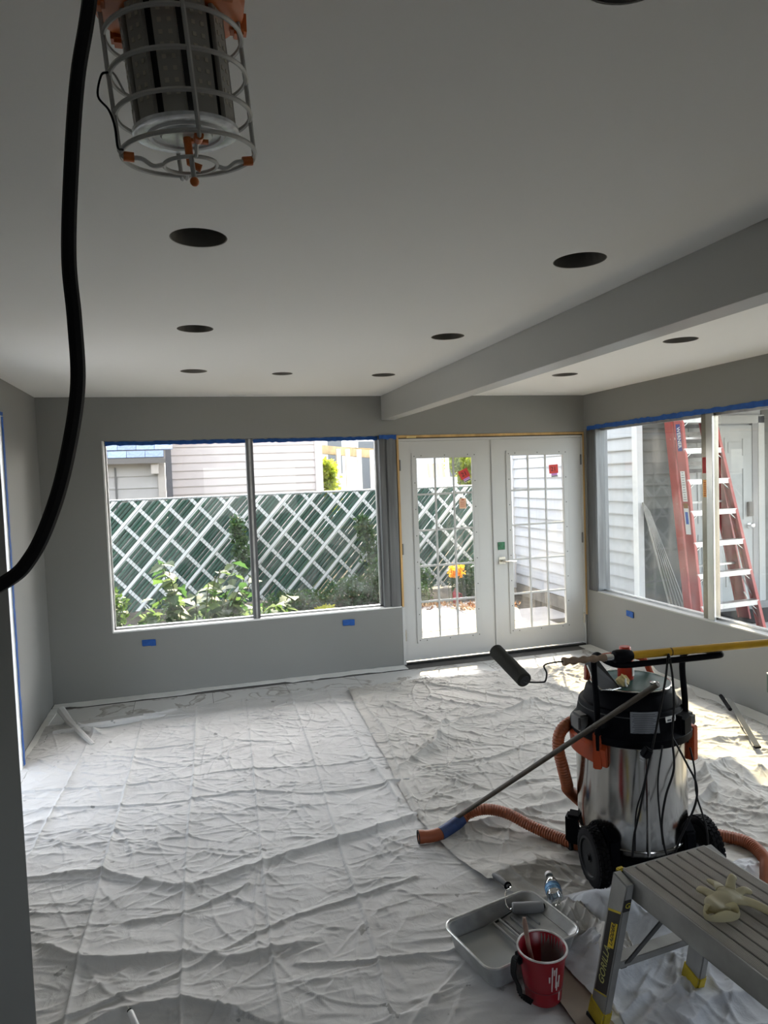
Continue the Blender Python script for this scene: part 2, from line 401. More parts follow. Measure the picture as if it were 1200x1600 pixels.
def ragged_tape(name, p, q, out, upv, w0, label, seed, m=blue_tape, n=40):
    rs = random.Random(seed); p, q, out, upv = map(Vector, (p, q, out, upv)); mb = MB(); vs_ = []; fs = []
    for i in range(n + 1):
        c = p.lerp(q, i / n); a = w0 * rs.uniform(-.06, .12); b = w0 * (1 + rs.uniform(-.18, .1)); e = rs.uniform(.0006, .003)
        vs_ += [c + upv * a + out * e, c + upv * b + out * (e + rs.uniform(0, .002)), c + upv * b + out * (e + .0025), c + upv * a + out * (e + .0012)]
    for i in range(n):
        c = i * 4
        for j in range(4): fs.append((c + j, c + (j + 1) % 4, c + 4 + (j + 1) % 4, c + 4 + j))
    fs += [(0, 1, 2, 3), (n * 4 + 3, n * 4 + 2, n * 4 + 1, n * 4)]
    return mb.add(vs_, fs).build(name, m, label=label, category='tape')
ragged_tape('painters_tape', (-.64, D + .05, 2.087), (.475, D + .05, 2.087), (0, -1, 0), (0, 0, -1), .034, 'blue painter\'s tape along the top of the left back window pane', 1)
ragged_tape('painters_tape', (.54, D + .05, 2.087), (1.64, D + .05, 2.087), (0, -1, 0), (0, 0, -1), .034, 'blue painter\'s tape along the top of the right back window pane', 2)
ragged_tape('painters_tape', (1.64, D - .014, 2.095), (1.80, D - .014, 2.095), (0, -1, 0), (0, 0, -1), .04, 'short dark blue tape piece at the head of the dark post beside the door', 3, n=8)
ragged_tape('painters_tape', (XR - .001, 5.90, 2.098), (XR - .001, 1.5, 2.098), (-1, 0, 0), (0, 0, 1), .042, 'long ragged blue tape along the top of the right side window', 4, n=110)
ragged_tape('painters_tape', (-1.0715, 4.640, .02), (-1.0715, 4.640, 2.17), (1, 0, 0), (0, 1, 0), .038, 'vertical blue tape up the edge of the opening in the left wall', 5, n=50)
ragged_tape('painters_tape', (-1.0715, 4.68, 2.175), (-1.0715, 3.55, 2.175), (1, 0, 0), (0, 0, 1), .022, 'horizontal blue tape over the head of the left wall opening', 6, n=40)

# opening in the left wall: sliding patio door, white frame
w3 = thing('window_3', None, None, (XL - .08, 3.7, 0), kind='structure')
mb = MB(); mb.bb((XL - .155, 4.60, 0), (XL - .002, 4.668, 2.168)); mb.bb((XL - .155, 3.602, 2.11), (XL - .002, 4.6, 2.168)); mb.bb((XL - .155, 3.602, 0), (XL - .002, 3.65, 2.11))
mb.build('window_frame', white2, w3)
pbox('pane', (XL - .13, 3.65, .03), (XL - .125, 4.60, 2.11), glass, w3)

mb = MB(); mb.bb((XL, 4.612, .004), (-1.072, 4.675, 2.20)); mb.bb((XL, 3.54, 2.13), (-1.072, 4.612, 2.20)); mb.bb((XL, 3.54, .004), (-1.072, 3.60, 2.13))
mb.build('casing', white2, w3)

# ---------------------------------------------------------------- window_2 (right wall)
w2 = thing('window_2', None, None, (XR + .08, 3.7, .548), kind='structure')
xf = XR + .075; y0, y1, z0, z1 = 1.95, 5.93, .548, 2.107
mb = MB(); mb.bb((xf, y0, z0), (xf + .045, y1, z0 + .02)); mb.bb((xf, y0, z1 - .02), (xf + .045, y1, z1)); mb.bb((xf, y0, z0), (xf + .045, y0 + .02, z1))
mb.build('window_frame', alum, w2)
pbox('corner_post', (XR + .004, 5.775, z0 + .002), (XR + .14, 5.928, z1 - .002), alum_d, w2, .006)
for k, ym in enumerate((4.325, 2.85)):
    mu = pbox('mullion', (XR + .03, ym - .03, z0 + .001), (XR + .10, ym + .075, z1 - .002), mat('mullion_bronze', (.34, .32, .27), .25, .85, noise=(9, .25), stretch=(1, 1, .3)), w2, .004)
    mf = pbox('mullion_cap', (XR + .012, ym - .062, z0 + .003), (XR + .03, ym + .006, z1 - .004), alum_b, w2, .003)
    if k == 0:
        pbox('sticker', (XR + .0275, ym + .020, 1.48), (XR + .0298, ym + .056, 1.61), mat('orange_sticker', (.85, .42, .12), .6), mu, label='orange sticker')
        for q in range(7): pbox('print_line', (XR + .0268, ym + .026, 1.49 + q * .016), (XR + .0275, ym + .050, 1.496 + q * .016), mat('sticker_print', (.5, .12, .05), .6), mu)
        pbox('red_tape', (XR + .0272, ym + .016, 1.66), (XR + .0297, ym + .06, 1.78), mat('red_tape', (.45, .05, .05), .6), mu, label='piece of red tape')
for a, b in ((1.97, 2.82), (2.93, 4.27), (4.40, 5.775)): pbox('pane', (xf + .018, a, z0 + .02), (xf + .024, b, z1 - .02), glass_r, w2)
pbox('sill', (XR - .002, y0 + .01, z0 - .004), (xf, 5.775, z0 + .006), mat('sill_grey', (.42, .42, .40), .45), w2)

# ---------------------------------------------------------------- door_1: pair of french doors
d1 = thing('door_1', None, None, (2.75, D, 0), kind='structure')
mb = MB(); mb.bb((1.803, D - .006, .54), (1.822, D + .12, 2.086)); mb.build('rough_stud', pine, d1)
MB().bb((1.803, D - .004, 2.066), (3.704, D + .12, 2.088)).build('rough_header', pine, d1)
MB().bb((3.690, D - .004, .30), (3.704, D + .12, 2.066)).build('rough_stud', pine, d1)
mb = MB(); mb.bb((1.822, D + .004, 2.056), (3.69, D + .10, 2.066)); mb.build('shim_gap', darkwood, d1)
pbox('shim', (1.90, D - .008, 2.063), (1.99, D + .05, 2.078), mat('pale_pine', (.75, .58, .25), .6), d1, label='pale wooden shim')
mb = MB(); mb.bb((1.802, D - .002, 0), (1.827, D + .11, .535)); mb.bb((1.8225, D + .002, 0), (1.8265, D + .11, 2.056)); mb.bb((3.676, D + .002, 0), (3.69, D + .11, 2.056)); mb.bb((1.822, D + .002, 2.036), (3.69, D + .11, 2.056))
mb.build('door_jamb', white, d1)
pbox('threshold', (1.827, D - .01, 0), (3.676, D + .13, .016), mat('threshold_dark', (.03, .03, .03), .5, .5), d1)
def leaf_door(xa, xb, ga, gb, lever):
    yd0, yd1 = D + .012, D + .057; za, zb = .03, 2.033; gz0, gz1 = .232, 1.877
    lf = cells(MB(), xa, xb, za, zb, [(ga - .012, gb + .012, gz0 - .012, gz1 + .012)], lambda m, a, b, c, d: m.bb((a, yd0, c), (b, yd1, d))).build('door_leaf', white, d1)
    # raised lite frame
    fw_ = .048; mb = MB(); yo = yd0 - .009
    for (a, b, c, d) in ((ga - fw_, gb + fw_, gz1, gz1 + fw_), (ga - fw_, gb + fw_, gz0 - fw_, gz0), (ga - fw_, ga, gz0, gz1), (gb, gb + fw_, gz0, gz1)):
        mb.bb((a, yo, c), (b, yd0 + .004, d))
    mb.build('lite_frame', white, lf, bevel=.003)
    mb = MB()
    for i in range(8):
        for xx in (ga - fw_ * .5, gb + fw_ * .5): mb.cyl((xx, yo - .0012, gz0 - .02 + (gz1 - gz0 + .04) * i / 7), (xx, yo + .001, gz0 - .02 + (gz1 - gz0 + .04) * i / 7), .0048, n=8)
    for i in range(3):
        for zz in (gz0 - fw_ * .5, gz1 + fw_ * .5): mb.cyl((ga + (gb - ga) * (.08 + .42 * i), yo - .0012, zz), (ga + (gb - ga) * (.08 + .42 * i), yo + .001, zz), .0048, n=8)
    mb.build('screw_holes', black_mat, lf)
    pbox('pane', (ga, yd0 + .02, gz0), (gb, yd0 + .024, gz1), glass_d, lf)
    for i in (1, 2):
        xx = ga + (gb - ga) * i / 3; pbox('muntin', (xx - .009, yd0 + .004, gz0), (xx + .009, yd0 + .019, gz1), white, lf, .003)
    for i in range(1, 5):
        zz = gz0 + (gz1 - gz0) * i / 5; pbox('muntin', (ga, yd0 + .006, zz - .009), (gb, yd0 + .019, zz + .009), white, lf, .003)
    for zz in (.27, 1.06, 1.82):
        xx = xb - .002 if lever else xa + .002
        MB().cyl((xx, yd0 - .006, zz - .05), (xx, yd0 - .006, zz + .05), .008, n=10).build('hinge', alum_d if zz > .5 else nickel, lf, smooth=True)
    if lever:
        pbox('deadbolt_cover', (2.772, yd0 - .008, .994), (2.842, yd0, 1.066), mat('green_tape', (.03, .15, .07), .5, noise=(40, .5)), lf, .002, label='dark green square cover over the bolt')
        lv = pbox('lever_rose', (2.776, yd0 - .008, .858), (2.842, yd0, .925), nickel, lf, .002)
        MB().tube(spline([(2.807, yd0 - .006, .891), (2.807, yd0 - .045, .891), (2.825, yd0 - .058, .891), (2.87, yd0 - .058, .886), (2.935, yd0 - .05, .879)], 6), [.012] * 12 + [.009] * 13, 8).build('lever_handle', nickel, lf, smooth=True)
    return lf
lfL = leaf_door(1.829, 2.730, 1.991, 2.531, False)
lfR = leaf_door(2.752, 3.674, 2.925, 3.478, True)
pbox('astragal', (2.722, D - .001, .03), (2.749, D + .012, 2.033), white, d1, .003)
pbox('centre_gap', (2.749, D + .014, .03), (2.752, D + .05, 2.033), black_mat, d1)
# red tags stuck to the glass
def red_sticker(cx, cz, ang, label):
    t = thing('door_tag', label, 'tag', (cx, D + .026, cz)); yy = D + .026
    M_ = Matrix.Translation((cx, yy, cz)) @ Matrix.Rotation(ang, 4, 'Y')
    m = MB(); m.M = M_; m.bb((-.048, -.002, -.042), (.048, 0, .042)); m.build('red_card', red_tag, t)
    m = MB(); m.M = M_; m.bb((-.028, -.001, -.062), (.036, 0, -.042)); m.build('purple_strip', pink_ink, t)
    m = MB(); m.M = M_; m.bb((-.03, -.0012, -.078), (.042, 0, -.062)); m.build('white_strip', paper, t)
    m = MB(); m.M = M_; m.bb((-.026, -.0022, -.074), (.036, -.0012, -.067)); m.build('black_print', black_ink, t)
    mt = M_ @ Matrix.Translation((-.002, -.0028, -.002)) @ Matrix.Rotation(R(90), 4, 'X')
    text('printed_number', '21', .058, mt, black_ink, t, .0006)
red_sticker(2.458, 1.722, R(-24), 'tilted red tag with black 21 on the left door glass')
red_sticker(3.385, 1.738, R(-3), 'upright red tag with black 21 on the right door glass')
t = thing('paper_notice', 'peach paper notice with red print on the left door glass', 'notice', (2.436, D + .026, 1.46))
m = MB(); m.M = Matrix.Translation((2.436, D + .026, 1.455)); m.bb((-.034, -.001, -.055), (.034, .001, .04)); m.build('sheet', mat('peach_paper', (.85, .55, .38), .7), t)
m = MB(); m.M = Matrix.Translation((2.436, D + .025, 1.455)); m.bb((-.012, -.0008, .022), (.012, 0, .034))
for k in range(6): m.bb((-.026, -.0008, .008 - k * .009), (.026 - (k % 2) * .01, 0, .011 - k * .009))
m.build('red_print', mat('notice_print', (.6, .15, .08), .6), t)

# ---------------------------------------------------------------- blue taped outlets
def outlet(c, ax, label):
    t = thing('taped_outlet', label, 'outlet', c)
    x, y, z = c
    if ax == 'y':
        pbox('box', (x - .05, y - .004, z - .026), (x + .05, y, z + .026), mat('outlet_shade', (.02, .06, .2), .7), t, .002)
        pbox('tape_patch', (x - .055, y - .007, z - .022), (x + .03, y - .004, z + .028), blue_tape, t, .001)
        pbox('tape_patch', (x + .012, y - .009, z - .028), (x + .053, y - .006, z + .024), blue_tape, t, .001)
    else:
        pbox('box', (x - .004, y - .05, z - .026), (x, y + .05, z + .026), mat('outlet_shade', (.02, .06, .2), .7), t, .002)
        pbox('tape_patch', (x - .007, y - .03, z - .022), (x - .004, y + .055, z + .028), blue_tape, t, .001)
        pbox('tape_patch', (x - .009, y - .05, z - .028), (x - .006, y - .01, z + .024), blue_tape, t, .001)
outlet((-.383, D, .43), 'y', 'blue taped outlet on the back wall under the left window pane')
outlet((1.302, D, .441), 'y', 'blue taped outlet on the back wall under the right window pane')
outlet((XR, 5.27, .424), 'x', 'blue taped outlet on the right wall under the side window')

# ================================================================== OUTSIDE
GZ = -.18
grass_m = mat('soil', (.055, .045, .03), .95, noise=(5, .5), bump=(12, .8, .03))
MB().bb((-14, D + TH + .001, GZ - .1), (16, 40, GZ)).build('ground', grass_m, kind='structure')
MB().bb((XR + TH + .001, -8, GZ - .1), (16, D + TH + .001, GZ)).build('side_ground', mat('concrete_side', (.32, .31, .29), .85, noise=(2, .15)), kind='structure')
MB().bb((-14, -8, GZ - .1), (XL - TH - .001, D + TH + .001, GZ)).build('left_ground', mat('concrete_side', (.3, .3, .3)), kind='structure')
# patio of pavers
pt = thing('patio', None, None, (3.3, 7.5, GZ), kind='structure')
conc = mat('patio_concrete', (.27, .26, .25), .8, noise=(3, .14, 6), bump=(40, .2, .002))
pv0 = MB().bb((-.385, -.385, 0), (.385, .385, .05)).build('paver', conc, pt, bevel=.004)
pv0.location = (0, 0, 0); first = True
for i in range(-2, 2):
    for j in range(0, 4):
        x, y = 3.45 + .78 * i + (.39 if j % 2 else 0), 6.52 + .78 * j
        if x > 4.45 or (i < -1 and j > 1): continue
        if first: o = pv0; first = False
        else: o = dupe(pv0, parent=pt)
        o.location = (x, y, GZ + random.uniform(-.004, .004))

# ---- chain-link privacy fence woven with green and white slats
FY = 10.86; FT = 1.50; FB = -.14; FX0, FX1 = -3.2, 5.9
fn = thing('privacy_fence', 'chain-link fence woven with dark green slats and white diagonals behind the window', 'fence', (1, FY, GZ))
gm = [mat('green_slat_%d' % k, c, .5) for k, c in enumerate([(.016, .065, .042), (.020, .080, .052), (.013, .055, .038)])]
wm = mat('white_slat', (.62, .65, .64), .5, noise=(3, .08))
PIT = .0712                       # horizontal pitch of a slat
SL_ = math.tan(R(48))             # rise per run
hgt = FT - FB; run = hgt / SL_
def clip_slat(xb, wd, sgn, yy, thick, m, name, parent, ridge=.0):
    # parallelogram from (xb,FB) to (xb+sgn*run,FT), clipped at the sides by dropping
    mb = MB(); k = 4
    xs = [(-wd / 2, 0), (-wd / 6, ridge), (wd / 6, ridge), (wd / 2, 0)] if ridge else [(-wd / 2, 0), (wd / 2, 0)]
    vs_ = []; 
    for (dx, dy) in xs: vs_ += [(xb + dx, yy - dy, FB), (xb + sgn * run + dx, yy - dy, FT)]
    for (dx, dy) in reversed(xs): vs_ += [(xb + dx, yy + thick, FB), (xb + sgn * run + dx, yy + thick, FT)]
    nn = len(xs) * 2; fs = []
    for i in range(nn): j = (i + 1) % nn; fs.append((2 * i, 2 * i + 1, 2 * j + 1, 2 * j))
    fs += [tuple(2 * i for i in range(nn)), tuple(2 * i + 1 for i in range(nn))]
    return mb.add(vs_, fs).build(name, m, parent)
protoG = []; 
N0 = int((FX0 - run - 0) / PIT) - 1; N1 = int(FX1 / PIT)
PH = .02
base_g = [clip_slat(0, PIT * .93, 1, FY, .004, g, 'green_slat', fn, .012) for g in gm]
base_w = clip_slat(0, PIT * 1.15, 1, FY - .022, .006, wm, 'white_slat', fn, .004)
base_x = clip_slat(0, PIT * 1.0, -1, FY - .016, .004, wm, 'white_slat', fn, .003)
used = {id(b): False for b in base_g + [base_w, base_x]}
def place(b, x, z=0):
    if used[id(b)]: o = dupe(b, parent=fn)
    else: o = b; used[id(b)] = True
    o.location = (x, 0, z)
for n_ in range(N0, N1):
    x = n_ * PIT + PH
    if x + run < FX0 or x > FX1: continue
    if n_ % 6 == 0: place(base_w, x)
    else: place(random.choice(base_g), x + random.uniform(-.006, .006), random.uniform(-.02, .012))
for n_ in range(int(FX0 / (PIT * 6)), int((FX1 + run) / (PIT * 6)) + 1):
    x = n_ * PIT * 6 + PH + .18
    place(base_x, x)
mb = MB()
for n_ in range(N0, N1):
    x = n_ * PIT + PH + PIT / 2
    mb.bar((x, FY - .026, FB), (x + run, FY - .026, FT + .03), .005, .005)
    x2 = x + run
    if n_ % 2 == 0: mb.bar((x2, FY + .012, FB), (x2 - run, FY + .012, FT + .03), .004, .004)
mb.build('chain_wire', mat('dark_wire', (.05, .055, .05), .6, .5), fn, kind='stuff')
MB().cyl((FX0 - run, FY + .03, FT + .012), (FX1, FY + .03, FT + .012), .021, n=10).build('top_rail', mat('rail_grey', (.30, .31, .30), .5, .4), fn, smooth=True)
for x in (-2.6, -.2, 2.95, 5.4):
    MB().cyl((x, FY + .04, GZ), (x, FY + .04, FT + .02), .028, n=10).build('post', MATS['rail_grey'], fn, smooth=True)

# ---- siding helper
def siding(parent, name, m, u0, u1, z0_, z1_, step, ax, pos, sgn, first=None):
    """horizontal lap boards on a wall. ax 'y': wall faces -y at y=pos, runs in x; ax 'x': faces -x at x=pos, runs in y"""
    prof = [(0, 0), (-.024, 0), (-.024, .012), (-.003, step), (0, step)]
    mb = MB()
    if ax == 'y': mb.prism([(pos + a, b) for a, b in prof], 0, u0, u1)
    else: mb.prism([(pos + a, b) for a, b in prof], 1, u0, u1)
    b0 = mb.build(name, m, parent); base = b0.location.copy()
    k = 0; z = z0_
    while z < z1_ - 1e-4:
        o = b0 if k == 0 else dupe(b0, parent=parent); o.location = base + Vector((0, 0, z)); z += step; k += 1
# ---- garage beyond the fence
pinkside = mat('tan_siding', (.44, .385, .355), .6, noise=(1.5, .05))
gt = thing('garage', 'tan lap-sided garage behind the green fence', 'building', (1.1, 14.5, GZ))
siding(gt, 'siding_board', pinkside, -.31, 2.48, 0, 2.9, .152, 'y', 13.9, -1)
MB().bb((-.36, 13.92, GZ), (2.60, 18, 2.72)).build('wall', mat('tan_wall', (.42, .36, .32), .7), gt)
pbox('corner_trim', (2.47, 13.85, GZ), (2.62, 13.93, 2.74), mat('trim_tan', (.50, .44, .41), .6), gt)
pbox('corner_trim', (-.43, 13.85, GZ), (-.31, 13.93, 2.74), mat('trim_dark', (.10, .10, .11), .6), gt)
MB().prism([(-.5, 2.72), (2.9, 2.72), (2.9, 2.82), (1.2, 3.7), (-.5, 2.82)], 1, 13.7, 18.2).build('roof', mat('garage_roof', (.16, .16, .17), .9), gt)
# ---- shed at left
sh = thing('shed', 'grey shed with blue-grey shingle roof at the left behind the fence', 'building', (-1.4, 13, GZ))
siding(sh, 'siding_board', mat('shed_siding', (.28, .26, .24), .7, noise=(2, .08)), -3.2, -.50, 0, 2.1, .21, 'y', 12.72, -1)
MB().bb((-3.2, 12.74, GZ), (-.5, 13.6, 2.12)).build('wall', mat('shed_wall', (.34, .31, .28), .7), sh)
pbox('corner_trim', (-.52, 12.66, GZ), (-.40, 12.76, 2.60), mat('shed_trim', (.34, .30, .26), .7), sh)
pbox('rafter_tail', (-.62, 12.5, 1.92), (-.50, 12.7, 2.1), MATS['shed_trim'], sh)
pbox('door_edge', (-1.23, 12.685, GZ), (-1.20, 12.70, 2.05), mat('shed_gap', (.08, .075, .07), .8), sh)
MB().prism([(12.42, 2.10), (12.42, 2.18), (13.6, 3.58), (13.6, 3.50)], 0, -3.4, -.38).build('roof_deck', mat('roof_deck', (.10, .09, .08), .8), sh)
shg = [mat('shingle_%d' % i, c, .85, noise=(25, .2)) for i, c in enumerate([(.19, .24, .34), (.23, .28, .39), (.16, .20, .29)])]
ang = math.atan2(1.40, 1.18); sbase = []
for k in range(3): sbase.append(MB().box((0, 0, 0), (.292, .152, .014), (ang - .05, 0, 0)).build('shingle', shg[k], sh, bevel=0))
cnt = {0: 0, 1: 0, 2: 0}
for r_ in range(9):
    yy = 12.47 + r_ * .113; zz = 2.20 + (yy - 12.42) * 1.40 / 1.18
    for i in range(10):
        k = random.randrange(3); o = sbase[k] if cnt[k] == 0 else dupe(sbase[k], parent=sh); cnt[k] += 1
        o.location = Vector((-3.25 + i * .30 + (.15 if r_ % 2 else 0), yy, zz))
# ---- far white house, pergola
fh = thing('white_house', 'far white house with small windows behind the pergola', 'building', (5.0, 24, GZ))
whs = mat('house_white', (.70, .71, .70), .6)
siding(fh, 'siding_board', whs, 2.5, 13, 0, 4.6, .25, 'y', 23.9, -1)
MB().bb((2.5, 23.92, GZ), (13, 28, 4.7)).build('wall', whs, fh)
for x, za, zb, wd in ((4.95, 1.9, 3.1, .5), (6.1, 1.2, 3.0, .6), (7.05, 2.1, 3.1, .55), (9.5, 1.6, 2.9, .9)):
    f = pbox('window_frame', (x - wd / 2 - .08, 23.80, za - .08), (x + wd / 2 + .08, 23.87, zb + .08), mat('house_trim', (.8, .8, .78), .5), fh)
    pbox('pane', (x - wd / 2, 23.78, za), (x + wd / 2, 23.81, zb), mat('far_glass', (.10, .11, .12), .15), f)
MB().prism([(2.2, 4.65), (13.4, 4.65), (7.8, 6.6)], 1, 23.6, 28.3).build('roof', mat('far_roof', (.25, .24, .24), .9), fh)
pg = thing('pergola', 'weathered pergola with white posts behind the right end of the window fence', 'pergola', (4.2, 16.5, GZ))
pw = mat('pergola_wood', (.33, .24, .11), .7, noise=(6, .3)); pwh = mat('pergola_post', (.66, .64, .58), .6)
for x, y in ((3.41, 16), (3.70, 16.3), (4.06, 16.6), (4.52, 17.1)):
    pbox('post', (x - .05, y - .05, GZ), (x + .05, y + .05, 2.42), pwh, pg)
pbox('beam', (2.75, 15.6, 2.26), (2.9, 19, 2.40), pw, pg)
MB().bar((2.75, 15.6, 2.42), (4.95, 18.1, 2.32), .10, .2).build('beam', pw, pg)
for k in range(9): MB().bar((2.8, 15.8 + k * .27, 2.50), (2.95 + k * .24, 15.8 + k * .27, 2.44), .05, .10).build('rafter', pw, pg)

# ---- swing frame seen over the fence through the left door
sw = thing('garden_swing', 'white A-frame garden swing behind the fence, seen through the left door', 'swing', (4.6, 13.2, GZ))
swm = mat('swing_white', (.78, .78, .76), .5)
for (p, q) in (((4.30, 12.6, 0), (4.52, 13, 2.08)), ((4.62, 13.4, 0), (4.52, 13, 2.08)), ((4.85, 12.6, 0), (4.98, 13, 2.08)), ((5.2, 13.4, 0), (4.98, 13, 2.08))):
    MB().bar((p[0], p[1], GZ), q, .07, .05).build('leg', swm, sw)
MB().bar((4.42, 13, 2.10), (5.08, 13, 2.10), .07, .07).build('top_rail', swm, sw)
MB().bar((4.32, 12.8, 1.62), (5.1, 12.8, 1.62), .06, .10).build('arm_rail', swm, sw)
for k in range(6): MB().bar((4.5 + k * .1, 12.95, 1.62), (4.5 + k * .1, 13.05, 1.95), .05, .02).build('back_slat', mat('swing_wood', (.55, .40, .25), .6), sw)

# ---- neighbouring building at right: white siding on the side, porch with door in front
NX, NY = 4.83, 6.70
nb = thing('neighbour_house', 'white lap-sided house right beside the walkway with shaded porch entrance', 'building', (NX, NY, GZ))
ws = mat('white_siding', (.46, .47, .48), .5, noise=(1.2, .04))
gs = mat('shaded_siding', (.11, .11, .10), .7, noise=(1.6, .12))  # porch shade put into this darker siding colour
siding(nb, 'siding_board', ws, NY + .05, 9.80, 0, 2.55, .148, 'x', NX + .03, -1)
MB().bb((NX + .03, NY + .02, GZ + .14), (9, 9.80, 2.62)).build('wall', ws, nb)
MB().bb((NX + .015, NY + .05, GZ - .05), (NX + .1, 9.80, GZ + .17)).build('foundation', mat('foundation', (.22, .20, .17), .9, noise=(4, .3), bump=(20, .5, .01)), nb)
pbox('corner_trim', (NX - .012, NY - .035, GZ + .1), (NX + .06, NY + .06, 2.6), mat('trim_white', (.75, .76, .76), .5), nb)
pbox('corner_trim', (NX - .012, 9.78, GZ + .1), (NX + .06, 9.86, 2.6), MATS['trim_white'], nb)
# front wall pieces beside the door
DX0, DX1 = 5.50, 6.47
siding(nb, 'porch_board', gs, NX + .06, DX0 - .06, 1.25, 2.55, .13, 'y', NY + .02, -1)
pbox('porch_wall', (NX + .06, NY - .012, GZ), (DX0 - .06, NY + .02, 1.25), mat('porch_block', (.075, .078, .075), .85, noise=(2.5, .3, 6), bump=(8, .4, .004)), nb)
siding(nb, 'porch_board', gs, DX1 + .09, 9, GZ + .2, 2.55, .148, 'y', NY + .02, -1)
mb = MB(); mb.bb((DX0 - .10, NY - .035, .08), (DX0, NY + .02, 2.28)); mb.bb((DX1, NY - .035, .08), (DX1 + .10, NY + .02, 2.28)); mb.bb((DX0 - .10, NY - .035, 2.19), (DX1 + .10, NY + .02, 2.29))
mb.build('door_casing', mat('casing', (.36, .365, .35), .5), nb, bevel=.006)
dr = pbox('front_door', (DX0 + .012, NY - .022, .10), (DX1 - .075, NY + .015, 2.17), mat('door_grey_white', (.31, .325, .32), .45), nb)
pbox('weather_strip', (DX1 - .075, NY - .03, .10), (DX1 - .002, NY + .01, 2.19), mat('jamb_grey', (.22, .22, .22), .6), nb)
def door_panel(a, b, c, d):
    mb = MB(); t_ = .016
    for (p, q, r_, s_) in ((a, b, d - t_, d), (a, b, c, c + t_), (a, a + t_, c + t_, d - t_), (b - t_, b, c + t_, d - t_)): mb.bb((p, NY - .030, r_), (q, NY - .021, s_))
    mb.bb((a + .05, NY - .027, c + .05), (b - .05, NY - .021, d - .05)); mb.build('door_panel', MATS['door_grey_white'], dr, bevel=.003)
for a, b in ((DX0 + .12, DX0 + .38), (DX0 + .50, DX0 + .77)):
    door_panel(a, b, 1.80, 2.03); door_panel(a, b, 1.05, 1.68); door_panel(a, b, .28, .92)
kx = DX1 - .125
pbox('keypad_lock', (kx - .035, NY - .055, 1.10), (kx + .04, NY - .022, 1.27), mat('lock_dark', (.06, .06, .06), .35, .6), dr, .006)
MB().lathe([(0, -.01), (.018, -.01), (.022, 0), (.022, .008)], (kx + .005, NY - .055, 1.15), 16, (0, -1, 0)).build('lock_cylinder', chrome, dr, smooth=True)
MB().lathe([(.03, 0), (.03, .006), (.012, .012), (.011, .03), (.024, .036), (.031, .05), (.026, .066), (.012, .073), (0, .074)], (kx - .005, NY - .022, .99), 20, (0, -1, 0)).build('door_knob', chrome, dr, smooth=True)
# porch slab, roof
MB().bb((4.25, 5.15, GZ), (8.5, NY - .02, .075)).build('porch_step', mat('porch_concrete', (.30, .30, .29), .85, noise=(3, .2)), kind='structure')
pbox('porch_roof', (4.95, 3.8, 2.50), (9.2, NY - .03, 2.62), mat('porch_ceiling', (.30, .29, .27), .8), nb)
MB().bb((NX - .06, NY - .03, 2.62), (9.2, 10.0, 2.72)).build('eave', mat('eave_dark', (.35, .35, .35), .8), nb)
pbox('door_mat', (5.5, 5.75, .0755), (6.6, 6.3, .09), rubber, None, .003, label='black rubber mat on the porch in front of the grey door', category='mat')
MB().box((5.78, 5.55, .0762), (.5, .05, .001), (0, 0, .5)).build('hazard_tape', yellow_pl, None, label='yellow tape strip on the porch slab by the ladder foot', category='tape')

# ---- red fibreglass stepladder standing on the porch slab
ld = thing('step_ladder', 'tall red fibreglass stepladder with metal steps outside the side window', 'ladder', (5.1, 5.9, .075))
redf = mat('red_fibreglass', (.36, .07, .06), .55, noise=(7, .12)); redd = mat('dark_red_fibreglass', (.20, .03, .03), .55, noise=(7, .2))
lz0, lz1 = .078, 2.50
FLb, FLt = Vector((4.655, 5.53, lz0)), Vector((4.675, 5.86, lz1))
FRb, FRt = Vector((5.455, 5.58, lz0)), Vector((5.05, 5.86, lz1))
RLb, RLt = Vector((4.87, 5.93, lz0)), Vector((4.635, 5.95, 2.42))
RRb, RRt = Vector((5.60, 5.96, lz0)), Vector((5.065, 5.95, 2.42))
def channel(p, q, face, wd, fl_, inward, m, name):
    """C-channel: web of width wd (along face) with two flanges reaching inward"""
    p, q, face, inw = Vector(p), Vector(q), Vector(face).normalized(), Vector(inward).normalized(); mb = MB()
    def slab(c, hx, hy):
        vs_ = []
        for e in (p, q):
            for a, b in ((-1, -1), (1, -1), (1, 1), (-1, 1)): vs_.append(e + c + face * a * hx + inw * b * hy)
        mb.add(vs_, [(0, 1, 2, 3), (7, 6, 5, 4), (0, 4, 5, 1), (1, 5, 6, 2), (2, 6, 7, 3), (3, 7, 4, 0)])
    slab(Vector((0, 0, 0)), wd / 2, .003); slab(face * wd / 2 + inw * fl_ / 2, .003, fl_ / 2); slab(-face * wd / 2 + inw * fl_ / 2, .003, fl_ / 2)
    return mb.build(name, m, ld)
frL = channel(FLb, FLt, (-.25, .97, 0), .090, .034, (.97, .25, 0), redf, 'front_rail')
channel(FRb, FRt, (0, 1, 0), .085, .032, (-1, 0, 0), redf, 'front_rail')
channel(RLb, RLt, (-.25, 1, 0), .075, .028, (1, .25, 0), redf, 'rear_rail')
channel(RRb, RRt, (-.4, 1, 0), .12, .03, (-1, -.4, 0), redd, 'rear_rail')
for k in range(8):
    z = .305 * k + .265 + .075
    if z > 2.4: break
    tt = (z - lz0) / (lz1 - lz0); a = FLb.lerp(FLt, tt); b = FRb.lerp(FRt, tt)
    s_ = MB().bar(a + Vector((.006, 0, 0)), b - Vector((.006, 0, 0)), .085, .05).build('step', alum, ld)
    for e, sg in ((a, 1), (b, -1)):
        MB().bar(e + Vector((sg * .012, -.03, -.085)), e + Vector((sg * .10, -.03, -.016)), .004, .014, (0, 1, 0)).build('brace', alum_b, s_)
for k in (1, 3, 5):
    tt = .12 + k * .14; MB().bar(RLb.lerp(RLt, tt), RRb.lerp(RRt, tt), .03, .02).build('rear_bar', alum, ld)
